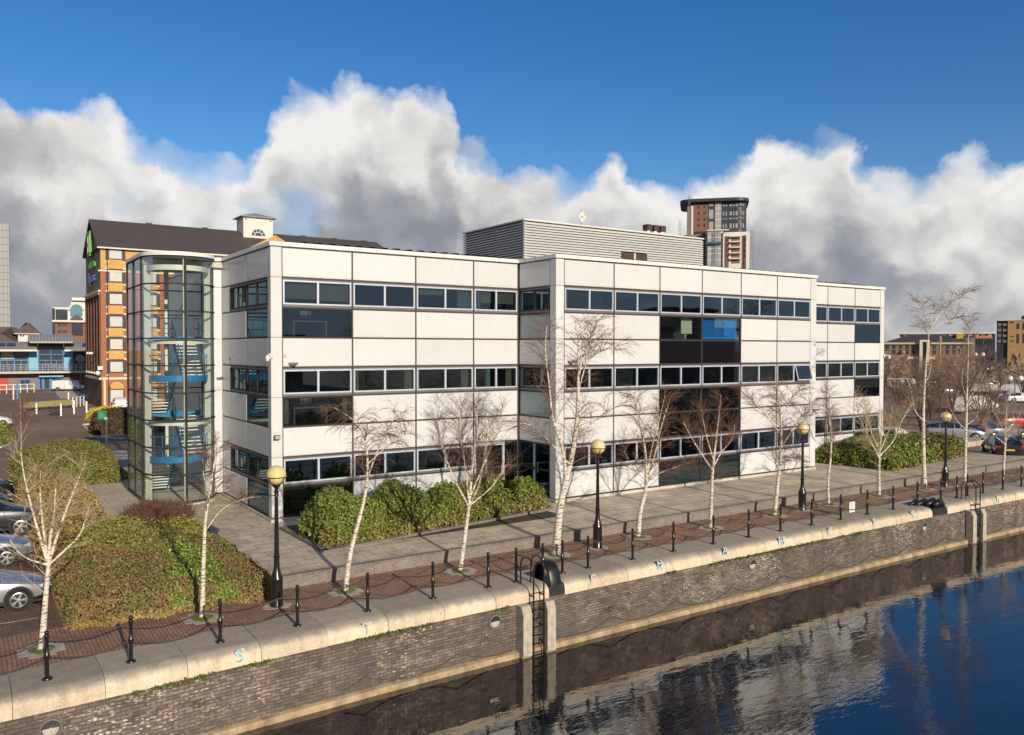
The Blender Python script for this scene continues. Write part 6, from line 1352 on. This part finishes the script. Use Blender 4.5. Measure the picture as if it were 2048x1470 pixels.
for x,y0_,y1_ in ((2034,647,658),(2046,646,660),(2034,668,686),(2046,667,686),(2021,672,673.5),(2021,681,682.5),(2062,646,686)): v.part('window', M['far_glass'], [(x,x+(4 if y1_-y0_ > 3 else 7),y0_,y1_)], -.15, 0)
v.part('sign_panel', M['dark_clad'], [(2020,2026,644,646.5)], -.15, 0)
v = View('dark_tower_block', 'dark flat topped tower just showing behind the orange block', 'tower', 2060, 420); v.part('wall', M['dark_clad'], [(2042,2100,632,None)], 0, 20); v.part('roof_plant', M['grey_block'], [(2044,2060,630,632)], 3, 10)
v = View('metal_shed', 'grey corrugated metal shed with two panels behind the bare trees', 'shed', 1790, 95)
w_ = v.part('wall', M['shed'], [(1788,1842,790,None)], 0, 5); b = MB()
for k_ in range(26): x = v.x(1788+2.08*k_); b.box(x,x+.05,-.04,0,.1,v.z(791))
b.build('rib', M['shed'], w_); v.part('rusty_strip', M['rust'], [(1808,1816,792,812)], -.07, -.04, w_); v.part('roof', M['roof_brown'], [(1785,1845,787,790)], -.3, 5.3); v.part('crate', M['rust'], [(1797,1806,776,787),(1812,1818,779,787)], 1, 3)
v = View('white_canopy', 'long low white canopy roof in the far car park', 'canopy', 1930, 140); v.part('roof', M['far_white'], [(1928,2120,769,782)], 0, 6)
for x in (1932,1965,2000,2035,2080): v.part('leg', M['grey_frame'], [(x,x+1.5,782,None)], .2, .5)
v = View('crash_barrier', 'pale metal crash barrier across the far road', 'barrier', 1790, 150); v.part('beam', M['alu'], [(1768,1840,756,759)], 0, .1)
for x in (1772,1790,1808,1826): v.part('post', M['alu'], [(x,x+1,757,None)], .1, .2)
def park_lamp(px, py, base, label):
    p = at_g(px, base); d = (Vector(p)-CAM).dot(FW); z = fd(px,py,d).z+.41; t_ = thing('car_park_lamp', label, 'street lamp', (p.x,p.y,-.41), VYAW, 'double globe lamps in the far car park')
    MB().tube([(0,0,0),(0,0,z-.1)], .06, 8).build('post', M['grey_frame'], t_); MB().tube([(-.6,0,z-.35),(0,0,z-.6),(.6,0,z-.35)], .04, 6).build('arm', M['grey_frame'], t_)
    for s in (-.62,.62): MB().sphere((s,0,z), .34, 12, 8).build('globe', M['white_plastic'], t_, smooth=True)
park_lamp(1957,709,790,'double globe lamp on a tall post below the white roofed block'); park_lamp(2029,757,830,'double globe lamp in front of the long white canopy'); park_lamp(1813,764,830,'double globe lamp beside the grey metal shed')

# ---- high-rise under construction
v = View('high_rise', 'round cornered high rise under construction with dark upper cladding and scaffolds', 'tower', 1405, 260)
def flat(px0, px1, y0, n=7, rad=3.0, dep=17.):
    x0,x1 = v.x(px0),v.x(px1); out_ = []
    for cx_,cy_,a0 in ((x0+rad,y0+rad,180),(x1-rad,y0+rad,270),(x1-rad,y0+dep-rad,0),(x0+rad,y0+dep-rad,90)): out_ += [(cx_+rad*math.cos(R(a0+90*i/n)), cy_+rad*math.sin(R(a0+90*i/n))) for i in range(n+1)]
    return out_
zA, zB = v.z(464), v.z(405)
MB().prism(flat(1372,1492,1.0), 0, zB).build('upper_block', M['dark_clad'], v.root); MB().prism(flat(1358,1497,-.8,rad=4.,dep=20.), zB, v.z(399)).build('roof_canopy', M['dark_clad'], v.root)
v.part('red_wall', M['far_red'], [(1386,1414,409,463)], .80, 2.5); v.part('pale_strip', M['far_white'], [(1381,1385,411,470)], .6, 2.); v.part('pale_wall', M['grey_block'], [(1373,1380,412,470)], .75, 2.)
cg = v.part('corner_glazing', M['tower_glass'], [(1428,1441,406,462)], .82, 2.)
v.part('glazing_bar', M['far_white'], [(1434,1435,406,462)]+[(1428,1441,y,y+1.2) for y in (417,428,440,452)], .74, .82, cg)
for y0_,y1_ in ((407,413),(420,438),(444,461)): v.part('window', M['tower_glass'], [(1416,1425,y0_,y1_)], .86, 1.)
for x,w__ in ((1444,2.6),(1449.5,2.6),(1457.5,4.5),(1464.5,2.6),(1469.5,4.2),(1479,2.6),(1484,2.6)):
    for y0_,y1_ in ((411,415),(425,433),(437.5,440.5),(449,458)): v.part('window', M['tower_glass'], [(x,x+w__,y0_,y1_)], .86, 1.)
for x in (1394,1406):
    for y in (411,423.5,436,448): v.part('window', M['dark_clad'], [(x,x+3.5,y,y+5.5)], .7, .8)
MB().prism(flat(1362,1410,-.5,rad=2.5), 0, v.z(470)).build('west_block', M['grey_block'], v.root)
MB().prism(flat(1408,1446,-3.0,rad=5.), 0, zA).build('glass_drum', M['tower_glass'], v.root)
b = MB()
for y in (466,478,488,500,510,522): b.prism(flat(1407.6,1446.4,-3.06,rad=5.05), v.z(y+1.6), v.z(y))
b.build('floor_edge', M['far_white'], v.root)
lb = v.part('lower_block', M['far_white'], [(1444,1497,468,None)], -1.6, 14); v.part('brick_bay', M['far_red'], [(1449,1456,476,None),(1483,1490,476,None)], -1.9, -1.6, lb)
for y in (479,490,501,512,523): v.part('balcony', M['far_red'], [(1461,1478,y,y+6.5)], -1.75, -1.6, lb)
for y in (477,487.5,498.5,509.5,520.5): v.part('balcony_slab', M['far_white'], [(1459,1480,y-1,y+1.2)], -3., -1.62, lb)
for x in (1451.5,1486.5):
    for y in (480,491,502,513): v.part('window', M['far_glass'], [(x,x+2.5,y,y+6)], -2.0, -1.9, lb)
v.part('edge_protection', plain('orange net', (.5,.17,.10), .8, .3, .5), [(1366,1492,397.2,399)], 5., 5.2); v.part('plank_edge', M['far_white'], [(1412,1456,463.8,465.8)], -3.6, -3.0); v.part('cradle', plain('teal netting', (.03,.12,.13), .7, .2), [(1411,1442,488,492)], -4.2, -3.2)
q = MB()
for px_,y0_ in ((1375.5,394),(1357.5,443),(1429,466),(1499,467)):
    for dx in (0,.6): q.box(v.x(px_)+dx-.07,v.x(px_)+dx+.07,-4.1,-3.96,0,v.z(y0_))
    z = 2.
    while z < v.z(y0_): q.box(v.x(px_),v.x(px_)+.6,-4.08,-3.98,z,z+.10); z += 1.6
q.build('scaffold_mast', M['grey_frame'], v.root)

# ---- bare trees and bushes of the right background
def bare(seed, h, spread, mat, stems=5, nb=2.2, tw=.016, l2=1.0, l3=.7, bush=False, bark='dark_bark'):
    rng = np.random.default_rng(seed); S_ = []; t_ = thing('bare_tree', '', 'tree')
    fork = .04*h if bush else .25*h
    if not bush: S_.append((np.stack([np.zeros(8)+rng.normal(0,.03,8), np.zeros(8), np.linspace(0,h*.6,8)],1), np.linspace(.03*h*.6,.02*h*.5,8)))
    for i in range(stems):
        a = 2*np.pi*i/stems+rng.uniform(-.4,.4); r_ = spread*rng.uniform(.25,.75); n = 8; u = np.linspace(0,1,n)
        S_.append((np.stack([np.cos(a)*r_*u**1.2, np.sin(a)*r_*u**1.2, fork+(h*rng.uniform(.75,1.)-fork)*u**.85],1)+rng.normal(0,.05,(n,3))*u[:,None], np.linspace(.014*h,.02,n)))
    V, F = tubes([p for p,_ in S_],[r for _,r in S_],6); mesh_np('trunk', V, F, M[bark], t_, smooth=True)
    b1,b2,b3 = grow(rng, S_, nb, spread*.55, l2, l3, .7, .05, .12 if bush else .3, tw, .04); V, F = join([tubes(*b1,4),tubes(*b2,3),tubes(*b3,3)]); mesh_np('crown', V, F, M[mat], t_); return t_
small = bare(61, 5.0, 2.6, 'twig_grey', 6, 1.7, .007, .9, .55, True); red = bare(62, 3.6, 2.2, 'twig', 6, 1.9, .007, .75, .5, True); tall = bare(63, 9.0, 4.0, 'twig_grey', 6, 1.3, .011, 1.4, .9); dark = bare(64, 5.5, 2.4, 'twig_grey', 6, 1.7, .008, .85, .55)
sets = [(small,1800,838,1.0,'bare bush left of the grey metal shed'),(red,1768,880,1.0,'red brown bare bush beside the end of the right wing'),(red,1842,868,1.15,'red brown bush behind the silver car roof'),(small,1862,845,1.25,'grey bare bush behind the tall windswept birch'),(dark,1880,838,1.2,'dark bare tree right of the tall windswept birch'),(small,1905,836,1.2,'bare bush between the two tall birches'),(dark,1932,846,1.3,'dark bare tree behind the far lamp'),(small,1962,862,1.0,'spreading bare tree before the white vans'),(small,1985,848,1.1,'bare tree right of the white vans'),(dark,1836,800,1.1,'bare tree left behind the metal shed'),(tall,1792,730,1.25,'large rounded bare tree against the sky beside the right wing'),(tall,1880,742,.8,'bare tree before the arched brick building'),(tall,1935,738,.75,'bare tree at the right end of the arched brick building'),(tall,1972,728,.9,'bare tree before the dark windowed wall'),(tall,2005,726,.9,'bare tree under the orange block'),(tall,2038,722,.9,'bare tree at the right edge under the orange block'),(dark,1900,775,1.2,'bare tree left of the white canopy'),(dark,2000,772,1.0,'bare tree over the white canopy'),(small,2046,800,1.1,'bare bush at the right edge above the red car'),(red,1870,800,1.5,'red brown thicket in the middle of the far trees'),(red,1800,770,1.5,'red brown thicket left of the metal shed'),(red,1925,800,1.2,'red brown thicket beside the white vans'),(dark,1770,800,1.2,'bare tree at the edge of the right wing')]
used = set()
for i, (pr_, px_, py_, s, lab) in enumerate(sets):
    p = gz(px_,py_,-.41); s *= 1.
    if pr_.name not in used: o = pr_; used.add(pr_.name)
    else: o = dup(pr_, (0,0,0))
    o.location = (p.x,p.y,-.41); o.rotation_euler = (0,0,i*1.3); o.scale = (s,s,s); o['label'] = lab; o['group'] = 'bare trees and bushes beyond the right wing'
birch(71, (42,940), [([(42,940),(43,900),(42,860),(41,820),(40,792)],.07), ([(43,880),(30,850),(18,825)],.025), ([(43,875),(58,840),(68,820)],.025), ([(42,850),(52,815),(56,800)],.02)], 'small dark twigged tree behind the tall clipped hedge at the left', nb=6, lb=1.2, t0=.3, twig='twig', bark='bark_rough', group=None)
rng = np.random.default_rng(9); C = []
for px0,px1,py_,d0,d1,n in ((1760,2300,706,230,420,4200),(1760,2060,716,140,220,900)):
    px_ = rng.uniform(px0,px1,n); d = rng.uniform(d0,d1,n); h = rng.uniform(0,1,n)**1.4*(3.5+3*np.sin(px_*.05)+2.*np.sin(px_*.17+2))
    for a,b_,c in zip(px_,d,h): q = fd(a,700,b_); C.append((q.x,q.y,-.4+max(c,0)))
C = np.array(C); V, F = leaves(rng, C, np.tile([0,-1,.2],(len(C),1)), .35, 1.1, 1.); o = mesh_np('far_wood', V, F, M['twig_grey']); o['kind'] = 'stuff'; o['label'] = 'far brown wood and thickets on the right horizon'
# ---- the far bank behind the camera, seen in the windows only
for i, (x, y, w__, h, l) in enumerate(((95,-92,34,11.0,'long dark roofed block on the opposite bank'),(122,-112,13,16,'taller flat roofed apartment block on the opposite bank'),(20,-150,60,10,'low terrace on the opposite bank'))):
    t_ = thing('opposite_block', l, 'building', (x,y,-.41)); MB().box(-w__/2,w__/2,0,14,0,h).build('wall', M['far_pink'], t_); MB().box(-w__/2-.6,w__/2+.6,-.6,14.6,h,h+.6).build('roof', M['roof_brown'], t_)
    for j in range(int(w__/4)):
        for k_ in range(int(h/3.2)): MB().box(-w__/2+1+4*j,-w__/2+3+4*j,14,14.06,1.2+3.1*k_,2.8+3.1*k_).build('window', M['far_glass'], t_)
